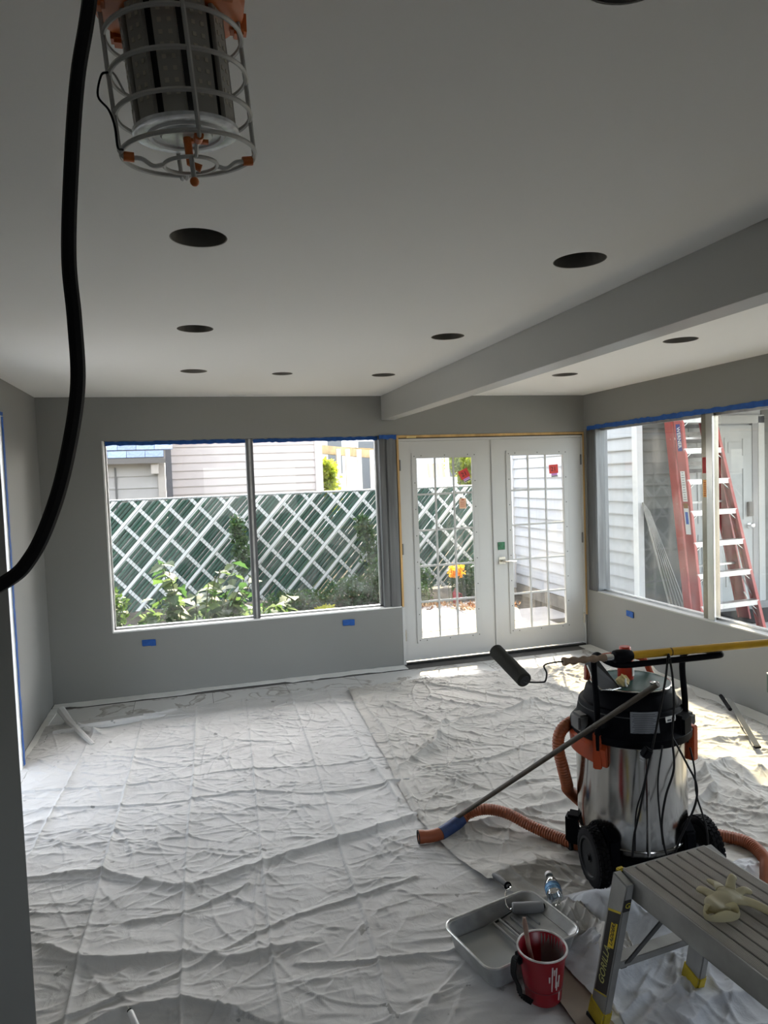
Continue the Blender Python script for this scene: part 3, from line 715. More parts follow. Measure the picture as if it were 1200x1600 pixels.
for tt in (.13, .22): MB().bar(FRb.lerp(FRt, tt) + Vector((-.12, .02, .05)), FRb.lerp(FRt, tt - .09) + Vector((-.01, .03, 0)), .016, .004, (1, 0, 0)).build('spreader', alum_b, ld)
pbox('top_cap', (4.62, 5.80, 2.48), (5.12, 6.02, 2.53), redf, ld, .01)
# stickers on the left front rail
def rail_pt(z, off=0.): tt = (z - lz0) / (lz1 - lz0); return FLb.lerp(FLt, tt)
up_ = (FLt - FLb).normalized(); fc = Vector((-.25, .97, 0)).normalized(); out_ = Vector((-.97, -.25, 0)).normalized()
def rail_sticker(z, hh, ww, m, name, lift=.0042):
    c = rail_pt(z) + Vector((-.95, .35, 0)) * 0; mb = MB(); c = c + fc * 0 
    vs_ = []
    for d_ in (lift, lift + .0008):
        for a, b in ((-1, -1), (1, -1), (1, 1), (-1, 1)): vs_.append(c + out_ * d_ + fc * a * ww / 2 + up_ * b * hh / 2)
    return mb.add(vs_, [(0, 1, 2, 3), (7, 6, 5, 4), (0, 4, 5, 1), (1, 5, 6, 2), (2, 6, 7, 3), (3, 7, 4, 0)]).build(name, m, frL)
navy = mat('navy_print', (.02, .03, .16), .5)
rail_sticker(2.00, .27, .048, navy, 'name_badge')
rail_sticker(1.52, .30, .05, paper, 'warning_label'); 
for k in range(12): rail_sticker(1.39 + k * .024, .006, .036 - .008 * (k % 3), mat('label_print', (.2, .2, .2), .7), 'print_line', .0055)
rail_sticker(1.19, .28, .055, paper, 'instruction_label'); rail_sticker(1.21, .12, .03, mat('blue_print', (.05, .12, .4), .6), 'blue_print', .0056)
rail_sticker(1.33, .05, .05, mat('brown_print', (.25, .12, .03), .6), 'brown_print', .0056)
text('badge_lettering', 'WERNER', .052, basis(rail_pt(2.00) + out_ * .0062, -up_, fc if (-up_).cross(fc).dot(out_) > 0 else -fc), paper, frL)

# slatted bands standing in for reflections of the ladder steps
lp = thing('reflection_bands', 'slatted bands standing in for ladder step reflections by the porch door', 'reflection', (5.5, 6.53, 1.60))
for k in range(7): MB().bar((5.32, 6.52, 1.66 + k * .083), (5.64, 6.52, 1.66 + k * .083), .012, .042, (0, .5, 1)).build('reflection_band', alum if k % 2 else alum_d, lp)
for x in (5.31, 5.65): MB().bar((x, 6.53, 1.60), (x, 6.53, 2.22), .014, .03).build('reflection_frame', alum_d, lp)
# bundle of trim lengths
for k, w_ in enumerate(['leftmost', 'second from the left', 'third from the left', 'third from the right', 'second from the right', 'rightmost']):
    MB().bar((4.86 + k * .02, 6.15 - .03 * k, .08), (4.86 + k * .016, 6.64, 1.33 - .02 * k), .012, .02).build('trim_length', mat('pale_trim', (.26, .26, .24), .6), None,
        label='thin grey trim length, %s of the bundle on the porch wall' % w_, category='trim', group='trim lengths leaning on the porch wall')

# ================================================================== plants
leafm = [mat('leaf_%d' % i, c, .5, sub=s_) for i, (c, s_) in enumerate([((.09, .16, .06), (.10, .18, .04)), ((.05, .11, .045), (.05, .12, .03)), ((.20, .26, .18), (.14, .20, .08)), ((.03, .07, .02), (.05, .10, .01))])]
bark = mat('stem_green', (.06, .08, .03), .7)
def leaf_mesh(L, W, lobes=True, fold=.12):
    pts = [(0, 0), (.18, .30), (.34, .50), (.46, .36), (.60, .40), (.72, .22), (1, 0)] if lobes else [(0, 0), (.25, .38), (.5, .5), (.78, .3), (1, 0)]
    vs_ = []; fs = []
    for x, y in pts: vs_ += [(x * L, y * W, fold * W * y * 2 - .12 * L * x * x), (x * L, 0, -.12 * L * x * x), (x * L, -y * W, fold * W * y * 2 - .12 * L * x * x)]
    for i in range(len(pts) - 1):
        a = i * 3; fs += [(a, a + 1, a + 4, a + 3), (a + 1, a + 2, a + 5, a + 4)]
    return vs_, fs
def leaf_objs(L, W, lobes=True):
    out = []
    for m in leafm[:3]:
        me_ = bpy.data.meshes.new('leaf'); v, f = leaf_mesh(L, W, lobes); me_.from_pydata(v, [], f); me_.materials.append(m); out.append(me_)
    return out
big = leaf_objs(.17, .15); 
def bush(label, cx, cy, wdt, hgt_, n, lo=0, scale=1., seed=0, name='leafy_bush', zc=GZ):
    rs = random.Random(seed); t = thing(name, label, 'plant', (cx, cy, zc)); stems = []
    for k in range(max(4, n // 9)):
        tip = Vector((rs.uniform(-wdt, wdt), rs.uniform(-.25, .25), hgt_ * rs.uniform(.5, 1) * (1 - .3 * abs(rs.uniform(-1, 1)))))
        rootp = Vector((tip.x * .35, tip.y * .3, 0)); mid = rootp.lerp(tip, .5) + Vector((0, 0, .08))
        pts = spline([rootp, mid, tip], 5); stems.append(pts)
        MB().tube([p + t.location for p in pts], .006, 5).build('stem', bark, t)
    for k in range(n):
        s_ = rs.choice(stems); p = s_[rs.randrange(3, len(s_))] + Vector((rs.uniform(-.05, .05), rs.uniform(-.08, .04), rs.uniform(-.03, .03)))
        o = bpy.data.objects.new('leaf', rs.choice(big)); C.objects.link(o); o.parent = t; o.location = p
        o.rotation_euler = (rs.uniform(-.6, .6), rs.uniform(-.1, .9), rs.uniform(0, 2 * pi)); sc = scale * rs.uniform(.6, 1.25); o.scale = (sc, sc, sc)
bush('broad-leaved bush right under the left window pane', .0, 7.6, .62, 1.12, 260, seed=3)
bush('low broad-leaved bush at the foot of the left window corner', -.60, 7.3, .40, .62, 110, seed=4)
bush('broad-leaved bush beside the window mullion', .75, 7.9, .32, .75, 60, seed=5)
def foliage(name, label, ells, n, L, mats_, seed, cat='plant', base=None, spread=(1, 1, 1)):
    """loose mass of small leaves filling ellipsoids (cx,cy,cz,rx,ry,rz)"""
    rs = np.random.default_rng(seed); c0 = ells[0]
    t = thing(name, label, cat, (c0[0], c0[1], GZ if base is None else base))
    for mi, m in enumerate(mats_):
        vs_ = []; fs = []
        for k in range(n // len(mats_)):
            e = ells[rs.integers(len(ells))]; d_ = rs.normal(size=3); d_ /= np.linalg.norm(d_); rr = rs.random() ** .45
            p = Vector((e[0] + d_[0] * e[3] * rr, e[1] + d_[1] * e[4] * rr, e[2] + d_[2] * e[5] * rr))
            a = Vector(rs.normal(size=3)).normalized(); b = a.cross(Vector(rs.normal(size=3))).normalized(); s_ = L * rs.uniform(.6, 1.3)
            i = len(vs_); vs_ += [p, p + a * s_ * .5 + b * s_ * .28, p + a * s_, p + a * s_ * .5 - b * s_ * .28]; fs += [(i, i + 1, i + 2, i + 3)]
        mb = MB(); mb.v = [tuple(v) for v in vs_]; mb.f = fs; mb.build('foliage', m, t, kind='stuff')
    return t
def stems_for(t, pts_list, r=.012, m=bark):
    for p in pts_list: MB().tube(spline(p, 5), r, 6).build('stem', m, t)
t = foliage('climbing_vine', 'slender vine climbing the fence left of the mullion', [(.72, 10.6, .62, .16, .1, .35), (.66, 10.6, 1.0, .10, .08, .22)], 900, .07, leafm[:2] + leafm[3:], 11)
stems_for(t, [[(.7, 10.6, GZ), (.72, 10.62, .5), (.66, 10.6, 1.2)]])
t = foliage('climbing_vine', 'dark vine on the fence at the right end of the back window', [(2.75, 10.65, .55, .20, .1, .45), (2.62, 10.65, .95, .12, .08, .2)], 1000, .07, leafm[:2] + leafm[3:], 12)
stems_for(t, [[(2.75, 10.65, GZ), (2.7, 10.68, .5), (2.6, 10.66, 1.1)]])
t = foliage('undergrowth', 'dark green undergrowth along the fence foot behind the right window pane', [(1.5, 10.0, -.05, .6, .3, .18), (2.3, 10.1, 0, .5, .3, .26), (2.9, 10.2, .15, .4, .25, .4)], 6000, .055, [leafm[1], leafm[3]], 13); t['category'] = 'plant'
foliage('undergrowth', 'low weeds on the ground under the left window pane', [(-.6, 8.3, -.08, .8, .5, .2), (.4, 8.8, -.05, .7, .4, .22)], 6000, .06, leafm[:3], 14)
foliage('yellow_weeds', 'small yellow-green weeds by the fence foot', [(1.75, 9.5, -.12, .18, .15, .06)], 350, .05, [mat('leaf_yellow', (.35, .36, .03), .6, sub=(.5, .5, .05))], 15)
t = foliage('shrub', 'shrub at the fence foot seen through the left part of the left door', [(3.25, 9.9, .05, .26, .22, .35), (3.1, 9.5, -.02, .18, .2, .22)], 3500, .05, [leafm[0], leafm[1], leafm[3]], 16)
t = foliage('shrub', 'dark shrub at the fence foot seen through the right part of the left door', [(4.05, 9.9, .05, .26, .22, .36), (4.35, 9.7, .15, .2, .2, .3)], 3500, .05, [leafm[1], leafm[3]], 17)
fm = mat('yellow_flower', (.85, .42, .01), .6, sub=(.9, .5, .02))
t = foliage('yellow_flowers', 'cluster of orange-yellow flowers seen through the left door', [(3.62, 9.2, .34, .12, .1, .10)], 450, .045, [fm], 18)
stems_for(t, [[(3.6 + .05 * k, 9.2, GZ), (3.6 + .05 * k, 9.22, .1), (3.58 + .04 * k, 9.2, .34)] for k in range(-2, 3)], .004)
foliage('fallen_leaves', 'brown fallen leaves along the patio edge', [(3.3, 9.15, GZ + .035, .6, .25, .03), (3.9, 8.8, GZ + .06, .5, .3, .02)], 1500, .05, [mat('leaf_brown', (.30, .13, .04), .8), mat('leaf_tan', (.42, .26, .12), .8)], 19)
t = thing('red_jug', 'small red jug standing at the patio edge', 'jug', (3.62, 9.25, GZ))
MB().lathe([(0, 0), (.05, 0), (.055, .02), (.055, .16), (.02, .2), (.018, .23), (0, .23)], (3.62, 9.25, GZ + .03), 16).build('body', red_pl, t, smooth=True)
MB().ring((3.68, 9.25, GZ + .15), .03, .007, 16, 6, (0, 1, 0)).build('handle', red_pl, t, smooth=True)
t = thing('plant_pot', 'dark round plant pot with fern at the left corner of the window', 'pot', (-.95, 8.0, GZ))
MB().lathe([(0, 0), (.16, 0), (.21, .30), (.23, .30), (.23, .33), (.19, .33), (.18, .28), (0, .28)], (-.95, 8.0, GZ), 28).build('pot', black_pl, t, smooth=True)
foliage('fern', 'feathery plant growing in the dark pot', [(-.95, 8.0, .38, .24, .2, .26)], 1400, .06, [leafm[0], leafm[3]], 20, base=.12)
ylf = [mat('sunlit_leaf', (.22, .26, .03), .5, sub=(.55, .62, .05)), mat('sunlit_leaf2', (.15, .2, .03), .5, sub=(.4, .5, .04))]
t = foliage('garden_tree', 'yellow-green tree behind the fence beside the tan garage', [(3.03, 15.2, 1.5, .20, .4, .6), (2.98, 15.2, 1.9, .18, .3, .25)], 1600, .11, ylf, 21, 'tree')
stems_for(t, [[(3.0, 15.2, GZ), (3.02, 15.2, 1), (3.0, 15.2, 2)]], .05, mat('bark', (.12, .09, .06), .9))
t = foliage('garden_tree', 'sunlit tree above the fence seen through the left door', [(6.2, 15.3, 2.1, .38, .4, .4), (5.75, 15.3, 2.5, .5, .4, .25), (6.4, 15.3, 1.7, .3, .3, .3)], 4500, .12, ylf, 22, 'tree')
stems_for(t, [[(6.2, 15.4, GZ), (6.22, 15.4, 1), (6.2, 15.3, 2.3)]], .06, MATS['bark'])

# ================================================================== DROP CLOTHS
def vnoise(X, Y, f, seed):
    r_ = np.random.default_rng(seed); n_ = 64; G = r_.random((n_, n_)); x = X * f; y = Y * f
    xi = np.floor(x).astype(int); yi = np.floor(y).astype(int); fx = x - xi; fy = y - yi
    fx = fx * fx * (3 - 2 * fx); fy = fy * fy * (3 - 2 * fy)
    g = lambda a, b: G[a % n_, b % n_]
    return (g(xi, yi) * (1 - fx) + g(xi + 1, yi) * fx) * (1 - fy) + (g(xi, yi + 1) * (1 - fx) + g(xi + 1, yi + 1) * fx) * fy
def canvas(name, col, spots):
    m = bpy.data.materials.new(name); m.use_nodes = True; n = m.node_tree.nodes; l = m.node_tree.links; p = n['Principled BSDF']
    tc = n.new('ShaderNodeTexCoord'); p.inputs['Roughness'].default_value = .85
    a = n.new('ShaderNodeTexNoise'); a.inputs['Scale'].default_value = 2.5; a.inputs['Detail'].default_value = 6; l.new(tc.outputs['Object'], a.inputs['Vector'])
    cr = n.new('ShaderNodeValToRGB'); e = cr.color_ramp.elements
    e[0].position = .3; e[0].color = (*[c * .88 for c in col], 1); e[1].position = .7; e[1].color = (*[min(1, c * 1.06) for c in col], 1)
    l.new(a.outputs['Fac'], cr.inputs[0])
    s1 = n.new('ShaderNodeTexNoise'); s1.inputs['Scale'].default_value = 16; s1.inputs['Detail'].default_value = 3; l.new(tc.outputs['Object'], s1.inputs['Vector'])
    s2 = n.new('ShaderNodeTexNoise'); s2.inputs['Scale'].default_value = 2.1; s2.inputs['Detail'].default_value = 2; l.new(tc.outputs['Object'], s2.inputs['Vector'])
    m1 = n.new('ShaderNodeMapRange'); m1.inputs['From Min'].default_value = .675; m1.inputs['From Max'].default_value = .70; l.new(s1.outputs['Fac'], m1.inputs['Value'])
    m2 = n.new('ShaderNodeMapRange'); m2.inputs['From Min'].default_value = .50; m2.inputs['From Max'].default_value = .56; l.new(s2.outputs['Fac'], m2.inputs['Value'])
    mu = n.new('ShaderNodeMath'); mu.operation = 'MULTIPLY'; l.new(m1.outputs[0], mu.inputs[0]); l.new(m2.outputs[0], mu.inputs[1])
    mu2 = n.new('ShaderNodeMath'); mu2.operation = 'MULTIPLY'; mu2.inputs[1].default_value = spots; l.new(mu.outputs[0], mu2.inputs[0])
    mx = n.new('ShaderNodeMixRGB'); mx.inputs[2].default_value = (.20, .20, .19, 1); l.new(mu2.outputs[0], mx.inputs[0]); l.new(cr.outputs[0], mx.inputs[1]); l.new(mx.outputs[0], p.inputs['Base Color'])
    b1 = n.new('ShaderNodeTexNoise'); b1.inputs['Scale'].default_value = 14; b1.inputs['Detail'].default_value = 5; b1.inputs['Distortion'].default_value = .8; l.new(tc.outputs['Object'], b1.inputs['Vector'])
    wv = n.new('ShaderNodeTexNoise'); wv.inputs['Scale'].default_value = 420; l.new(tc.outputs['Object'], wv.inputs['Vector'])
    bb_ = n.new('ShaderNodeBump'); bb_.inputs['Strength'].default_value = .75; bb_.inputs['Distance'].default_value = .008; l.new(b1.outputs['Fac'], bb_.inputs['Height'])
    bc = n.new('ShaderNodeBump'); bc.inputs['Strength'].default_value = .25; bc.inputs['Distance'].default_value = .001; l.new(wv.outputs['Fac'], bc.inputs['Height']); l.new(bb_.outputs[0], bc.inputs['Normal'])
    l.new(bc.outputs[0], p.inputs['Normal'])
    return m
canvasA = canvas('canvas_white', (.53, .525, .51), .8); canvasB = canvas('canvas_cream', (.47, .455, .42), .5); canvasC = canvas('canvas_bluewhite', (.48, .50, .53), .4)

def cloth(name, label, x0, x1, y0, y1, nx, ny, m, seed, zb, folds=(), ncr=500, amp=1., lumps=(), edge=None, rough_amp=.003, angs=None, mask=None, nlong=0):
    xs = np.linspace(x0, x1, nx); ys = np.linspace(y0, y1, ny); X, Y = np.meshgrid(xs, ys, indexing='ij'); r_ = np.random.default_rng(seed)
    Z = np.zeros_like(X)
    # long undulations, ridged
    for f, a in ((1.3, .006), (2.7, .005), (6, .0045), (11, .003)):
        n_ = vnoise(X + 3.1 * seed, Y * 1.35 + 1.7, f, seed + int(f * 10)); Z += amp * a * (1 - np.abs(2 * n_ - 1)) ** 3
    Z += rough_amp * vnoise(X, Y, 14, seed + 5)
    def crease(cx, cy, an, L, wd, h, cv):
        ix0 = max(0, int((cx - L - x0) / (x1 - x0) * nx)); ix1 = min(nx, int((cx + L - x0) / (x1 - x0) * nx) + 1)
        iy0 = max(0, int((cy - L - y0) / (y1 - y0) * ny)); iy1 = min(ny, int((cy + L - y0) / (y1 - y0) * ny) + 1)
        if ix1 <= ix0 or iy1 <= iy0: return
        xx = X[ix0:ix1, iy0:iy1] - cx; yy = Y[ix0:ix1, iy0:iy1] - cy
        s_ = xx * cos(an) + yy * sin(an); d_ = -xx * sin(an) + yy * cos(an) + cv * s_ * s_
        wn_ = np.clip(1 - (s_ / L) ** 2, 0, 1) ** 1.5
        Z[ix0:ix1, iy0:iy1] += h * wn_ * np.where(d_ > 0, np.exp(-d_ / (wd * .55)), np.exp(d_ / (wd * 1.8)))
    for k in range(ncr):
        L = r_.choice([.04, .08, .15, .30], p=[.35, .35, .2, .1]) * r_.uniform(.7, 1.4)
        an = r_.uniform(0, pi) if (angs is None or r_.random() < .45) else r_.normal(angs[r_.integers(len(angs))], .25)
        crease(r_.uniform(x0, x1), r_.uniform(y0, y1), an, L, r_.uniform(.004, .010), amp * r_.uniform(.003, .009) * (1 + L), r_.uniform(-1.2, 1.2))
    for k in range(nlong):        # long thin pressed-in crease lines
        crease(r_.uniform(x0, x1), r_.uniform(y0, y1), r_.choice([.45, .9, 2.2, 2.7, .1]) + r_.normal() * .25, r_.uniform(.25, .6), r_.uniform(.0035, .006), r_.uniform(.003, .006), r_.uniform(-.12, .12))
    for (pts, wd, h) in folds:
        if wd < .013: wd, h = wd * .75, h * 1.5
        best = np.full_like(X, 9.); sg = np.zeros_like(X)
        for (ax_, ay_), (bx_, by_) in zip(pts, pts[1:]):
            dx, dy = bx_ - ax_, by_ - ay_; L2 = dx * dx + dy * dy
            t_ = np.clip(((X - ax_) * dx + (Y - ay_) * dy) / L2, 0, 1); ex = X - ax_ - t_ * dx; ey = Y - ay_ - t_ * dy
            d_ = np.hypot(ex, ey); mk = d_ < best; best = np.where(mk, d_, best); sg = np.where(mk, np.sign(ex * dy - ey * dx), sg)
        best += .004 * (vnoise(X, Y, 9, seed + 77) - .5)
        best = np.abs(best)
        prof_ = np.where(sg > 0, np.exp(-best / (wd * .5)), np.exp(-best / (wd * 1.6)))
        Z += h * prof_ * (.55 + .8 * vnoise(X, Y, 4, seed + 99))
    for (cx, cy, rx, ry, h) in lumps:
        g = np.exp(-((X - cx) / rx) ** 2 - ((Y - cy) / ry) ** 2)
        rd = (1 - np.abs(2 * vnoise(X * 1.2, Y * .8, 7, seed + int(abs(cx) * 50)) - 1)); rd2 = (1 - np.abs(2 * vnoise(X, Y, 17, seed + int(abs(cy) * 30)) - 1))
        Z += h * g * (.5 + .5 * rd ** 1.3 + .06 * rd2)
    Z = Z - Z.min() * .5; Z = zb + np.clip(Z, 0, None)
    XX, YY = X.copy(), Y.copy()
    if edge: XX, YY = edge(X, Y)
    # wavy hems
    hem = .012
    XX += hem * (vnoise(Y * 0 + 1, Y, 3.3, seed + 3) - .5) * 2 * (np.abs(X - (x0 + x1) / 2) > (x1 - x0) / 2 * .96)
    verts = np.stack([XX.ravel(), YY.ravel(), Z.ravel()], 1)
    idx = np.arange(nx * ny).reshape(nx, ny); F = np.stack([idx[:-1, :-1], idx[1:, :-1], idx[1:, 1:], idx[:-1, 1:]], -1).reshape(-1, 4)
    if mask is not None:
        cx_ = XX[:-1, :-1].ravel(); cy_ = YY[:-1, :-1].ravel(); F = F[mask(cx_, cy_)]
    # turned-down hem all round so that the sheet meets the floor
    me_ = bpy.data.meshes.new(name); me_.vertices.add(len(verts)); me_.vertices.foreach_set('co', verts.ravel().astype(np.float32))
    me_.loops.add(F.size); me_.polygons.add(len(F)); me_.loops.foreach_set('vertex_index', F.ravel().astype(np.int32))
    me_.polygons.foreach_set('loop_start', (np.arange(len(F)) * 4).astype(np.int32)); me_.polygons.foreach_set('use_smooth', np.ones(len(F), bool))
    me_.update(); me_.validate(); me_.materials.append(m)
    o = bpy.data.objects.new(name, me_); C.objects.link(o); o['label'] = label; o['category'] = 'drop cloth'
    return o

fA = [([(-.72, 5.3), (-.76, 4.5), (-.80, 3.7), (-.84, 2.4)], .010, .007), ([(-.41, 5.35), (-.43, 4.3), (-.47, 2.7), (-.47, 1.6)], .010, .009),
      ([(-.03, 5.45), (-.06, 4.2), (-.10, 3.2), (-.12, 1.6)], .010, .009), ([(.35, 5.45), (.31, 4.6), (.26, 3.6), (.20, 2.4), (.2, 1.6)], .009, .007),
      ([(.70, 5.45), (.66, 4.3), (.60, 3.2), (.52, 2.0), (.5, 1.6)], .010, .008),
      ([(-1.1, 4.32), (-.5, 4.15), (.1, 4.12), (.7, 3.98), (1.1, 3.95)], .010, .006), ([(-.95, 4.02), (-.3, 3.85), (.2, 3.80), (.65, 3.62), (1.1, 3.6)], .012, .008),
      ([(-.5, 4.72), (-.05, 4.66)], .008, .006), ([(-1.0, 3.35), (-.75, 3.28), (-.45, 3.22), (-.1, 2.98), (.2, 3.03), (.55, 3.12), (1.0, 3.2)], .03, .02),
      ([(-.3, 2.82), (-.1, 2.80), (.15, 2.90)], .012, .008), ([(-.6, 2.75), (-.45, 2.62), (-.1, 2.55), (.05, 2.46), (.3, 2.45)], .03, .022),
      ([(-.45, 2.35), (-.2, 2.42), (.3, 2.62), (.8, 2.72)], .012, .008), ([(-.62, 2.22), (-.3, 2.33), (-.1, 2.30), (.05, 2.2)], .035, .03), ([(.3, 2.35), (.7, 2.25), (1.0, 2.3)], .012, .008),
      ([(-.3, 5.1), (.2, 4.9), (.8, 5.0)], .012, .005), ([(.98, 5.35), (1.0, 4.6), (.97, 4.0), (.98, 3.4)], .02, .012),
      ([(-1.0, 5.25), (-.6, 5.28), (-.2, 5.42)], .02, .02), ([(-.95, 5.45), (-.86, 5.28), (-.72, 5.12)], .025, .04)]
def edgeA(X, Y):
    top = 5.42 + .08 * np.clip((X + .9) / 1.6, 0, 1) + .02 * np.sin(X * 7)
    YY = 1.3 + (Y - 1.3) * (top - 1.3) / (5.45 - 1.3)
    near = np.clip((2.9 - Y) / .6, 0, 1); XX = X + np.clip((X - .5) / .65, 0, 1) * .35 * near
    return XX, YY
cloth('drop_cloth', 'large white canvas drop cloth with fold grid covering the left half of the floor', -1.085, 1.16, 1.3, 5.45, 460, 840, canvasA, 21, .004, fA, 1700, .68, nlong=150, edge=edgeA, angs=[.35, 2.6], rough_amp=.0025)
clA = bpy.data.objects['drop_cloth']
MB().tube(spline([(-1.0, 5.50, .10), (-.965, 5.44, .075), (-.91, 5.33, .045), (-.84, 5.19, .03), (-.77, 5.03, .022), (-.70, 4.88, .012)], 5), [.004] + [.03 - .0006 * i for i in range(25)], 7).build('rolled_edge', canvasA, clA, smooth=False)
MB().tube(spline([(-.95, 5.20, .016), (-.82, 5.21, .03), (-.66, 5.22, .03), (-.45, 5.28, .02), (-.24, 5.33, .010)], 6), [.012 + .016 * sin(pi * i / 24) for i in range(25)], 7).build('rolled_edge', canvasA, clA, smooth=False)
fB = [([(1.60, 4.9), (1.9, 4.55), (1.55, 4.25), (1.2, 3.95)], .03, .02), ([(2.35, 4.55), (1.9, 4.4), (1.5, 4.3)], .03, .035), ([(1.5, 4.3), (1.35, 4.0), (1.05, 3.8)], .03, .03),
      ([(1.25, 4.9), (1.4, 4.6), (1.5, 4.35)], .02, .02), ([(1.2, 3.2), (1.7, 3.35), (2.2, 3.3)], .02, .015), ([(1.15, 3.0), (1.6, 3.05), (2.1, 3.15)], .04, .03),
      ([(1.6, 5.3), (2.2, 4.7), (2.6, 4.2)], .02, .015), ([(1.2, 3.75), (1.6, 3.7), (2.1, 3.9)], .015, .012), ([(2.4, 3.3), (2.9, 3.5), (3.5, 3.45)], .04, .02),
      ([(2.5, 3.0), (3.0, 3.2), (3.4, 3.1)], .04, .035), ([(2.6, 4.9), (2.75, 4.4), (2.55, 3.9)], .03, .03), ([(2.1, 2.75), (2.5, 2.9), (2.7, 3.3)], .04, .05),
      ([(1.04, 5.3), (1.1, 4.4), (1.03, 3.6), (1.02, 3.2)], .02, .016)]
lB = [(3.30, 4.75, .22, .16, .20), (3.05, 5.05, .18, .14, .13), (2.75, 5.1, .12, .2, .08), (3.45, 4.35, .10, .06, .12), (2.95, 4.2, .4, .12, .02), (3.2, 3.85, .35, .10, .02), (2.55, 2.7, .15, .3, .07),
      (2.8, 3.05, .3, .12, .07), (1.2, 2.62, .2, .1, .05), (1.75, 3.2, .3, .1, .04)]
def edgeB(X, Y):
    lft = np.interp(Y, [2.3, 2.6, 2.96, 3.3, 3.86, 4.9, 5.4], [1.30, 1.12, 1.04, 1.0, 1.05, 1.12, 1.16])
    XX = lft + (X - 1.0) * (3.50 - lft) / (3.50 - 1.0)
    top = 5.42 - .12 * np.clip((X - 2.4), 0, 1) + .03 * np.sin(X * 5)
    YY = 2.3 + (Y - 2.3) * (top - 2.3) / (5.4 - 2.3)
    return XX, YY
cloth('drop_cloth', 'crumpled cream drop cloth under the vacuum reaching the right wall', 1.0, 3.50, 2.3, 5.4, 500, 620, canvasB, 34, .012, fB, 1400, 1.0, lB, edgeB, nlong=120, angs=[.3, 1.2, 2.5], rough_amp=.004)
lC = [(1.42, 2.22, .10, .10, .14), (1.55, 2.1, .12, .1, .08), (1.3, 2.05, .05, .12, .06), (1.75, 1.9, .2, .1, .05)]
cloth('drop_cloth', 'bluish white cloth spread on the floor under the work platform', 1.16, 2.6, 1.1, 2.38, 260, 230, canvasC, 45, .016, [([(1.2, 1.6), (1.5, 1.75), (2.0, 1.7)], .04, .03), ([(1.25, 1.9), (1.5, 1.95), (1.8, 2.1)], .03, .03)], 400, 1.5, lC, angs=[.4, 2.0], rough_amp=.004)
pbox('kraft_sheet', (1.06, 1.72, .024), (1.21, 2.12, .0255), kraft, None, label='brown paper sheet on the floor between bucket and platform leg', category='paper')
cloth('crumpled_rag', 'crumpled beige canvas heap beside the paint tray', 1.235, 1.42, 1.93, 2.33, 90, 160, canvasB, 58, .02, [([(1.26, 2.3), (1.33, 2.15), (1.30, 1.95)], .03, .05), ([(1.35, 2.3), (1.38, 2.1), (1.36, 1.95)], .02, .04)], 60, 1.6, [(1.31, 2.2, .05, .08, .08), (1.33, 2.02, .05, .07, .09)], rough_amp=.004)['category'] = 'rag'

# ================================================================== VACUUM
vc = Vector((1.765, 2.525, .014)); va = R(-8.5)
vt = thing('shop_vacuum', 'steel drum shop vacuum with black motor head, orange brackets and push handle', 'vacuum', tuple(vc))
Mv = Matrix.Translation(vc) @ Matrix.Rotation(va, 4, 'Z')
def V(): m = MB(); m.M = Mv; return m
steel = mat('drum_steel', (.44, .43, .41), .15, 1., noise=(9, .18, 5), bump=(7, .25, .004), stretch=(1, 1, .25))
drum = V().lathe([(0, .13), (.205, .13), (.214, .14), (.214, .16), (.222, .17), (.225, .30), (.225, .44), (.228, .585), (.233, .60)], (0, 0, 0), 56).build('drum', steel, vt, smooth=True)
for z in (.168,): V().ring((0, 0, z), .221, .004, 56, 6).build('drum_bead', steel, drum, smooth=True)
V().bb((-.047, -.232, .16), (-.038, -.2225, .58)).build('drum_seam', steel, drum)
V().lathe([(0, .08), (.19, .08), (.222, .10), (.222, .125), (.214, .132), (0, .132)], (0, 0, 0), 40).build('base', black_pl, vt, smooth=True)
hd = V().lathe([(.232, .592), (.246, .60), (.248, .63), (.235, .645), (.222, .66), (.21, .72), (.205, .728), (.192, .73), (.18, .775), (.16, .79), (.15, .795), (0, .795)], (0, 0, 0), 56).build('motor_head', black_pl, vt, smooth=True)
V().lathe([(.206, .70), (.2125, .70), (.2125, .712), (.206, .712), (.206, .70)], (0, 0, 0), 56).build('head_band', grey_pl, hd, smooth=True)
V().box((-.235, -.03, .655), (.05, .08, .07), (0, 0, .1)).build('latch', mat('latch_grey', (.10, .10, .10), .4), hd, bevel=.01)
V().box((.235, -.03, .635), (.05, .09, .06), (0, 0, .1)).build('latch', MATS['latch_grey'], hd, bevel=.012)
V().box((.13, -.175, .665), (.085, .06, .085), (0, 0, .65)).build('switch_housing', black_pl, hd, bevel=.012)
# warning label: plate following the head, slightly tilted back
def plate(mbM, cx, cz, ang_, rad, w_, h_, m, name, parent, tilt=-.20, th=.002):
    mb = V(); nn = 8; vs_ = []; fs = []
    for i in range(nn + 1):
        a = ang_ + (i / nn - .5) * w_ / rad
        for dz in (0, h_):
            for t_ in (0, th):
                rr = rad + t_ + tilt * dz + .0; vs_.append((rr * sin(a), -rr * cos(a), cz + dz))
    for i in range(nn):
        a = i * 4; b = a + 4; fs += [(a, a + 2, b + 2, b), (a + 1, b + 1, b + 3, a + 3), (a, b, b + 1, a + 1), (a + 2, a + 3, b + 3, b + 2)]
    fs += [(0, 1, 3, 2), (nn * 4, nn * 4 + 2, nn * 4 + 3, nn * 4 + 1)]
    return mb.add(vs_, fs).build(name, m, parent)
lab_m = mat('label_grey', (.17, .18, .20), .5); lab_t = mat('label_text', (.06, .065, .075), .6)
A0 = -.20
plate(None, 0, .652, A0, .2245, .115, .085, lab_m, 'warning_label', hd, -.14)
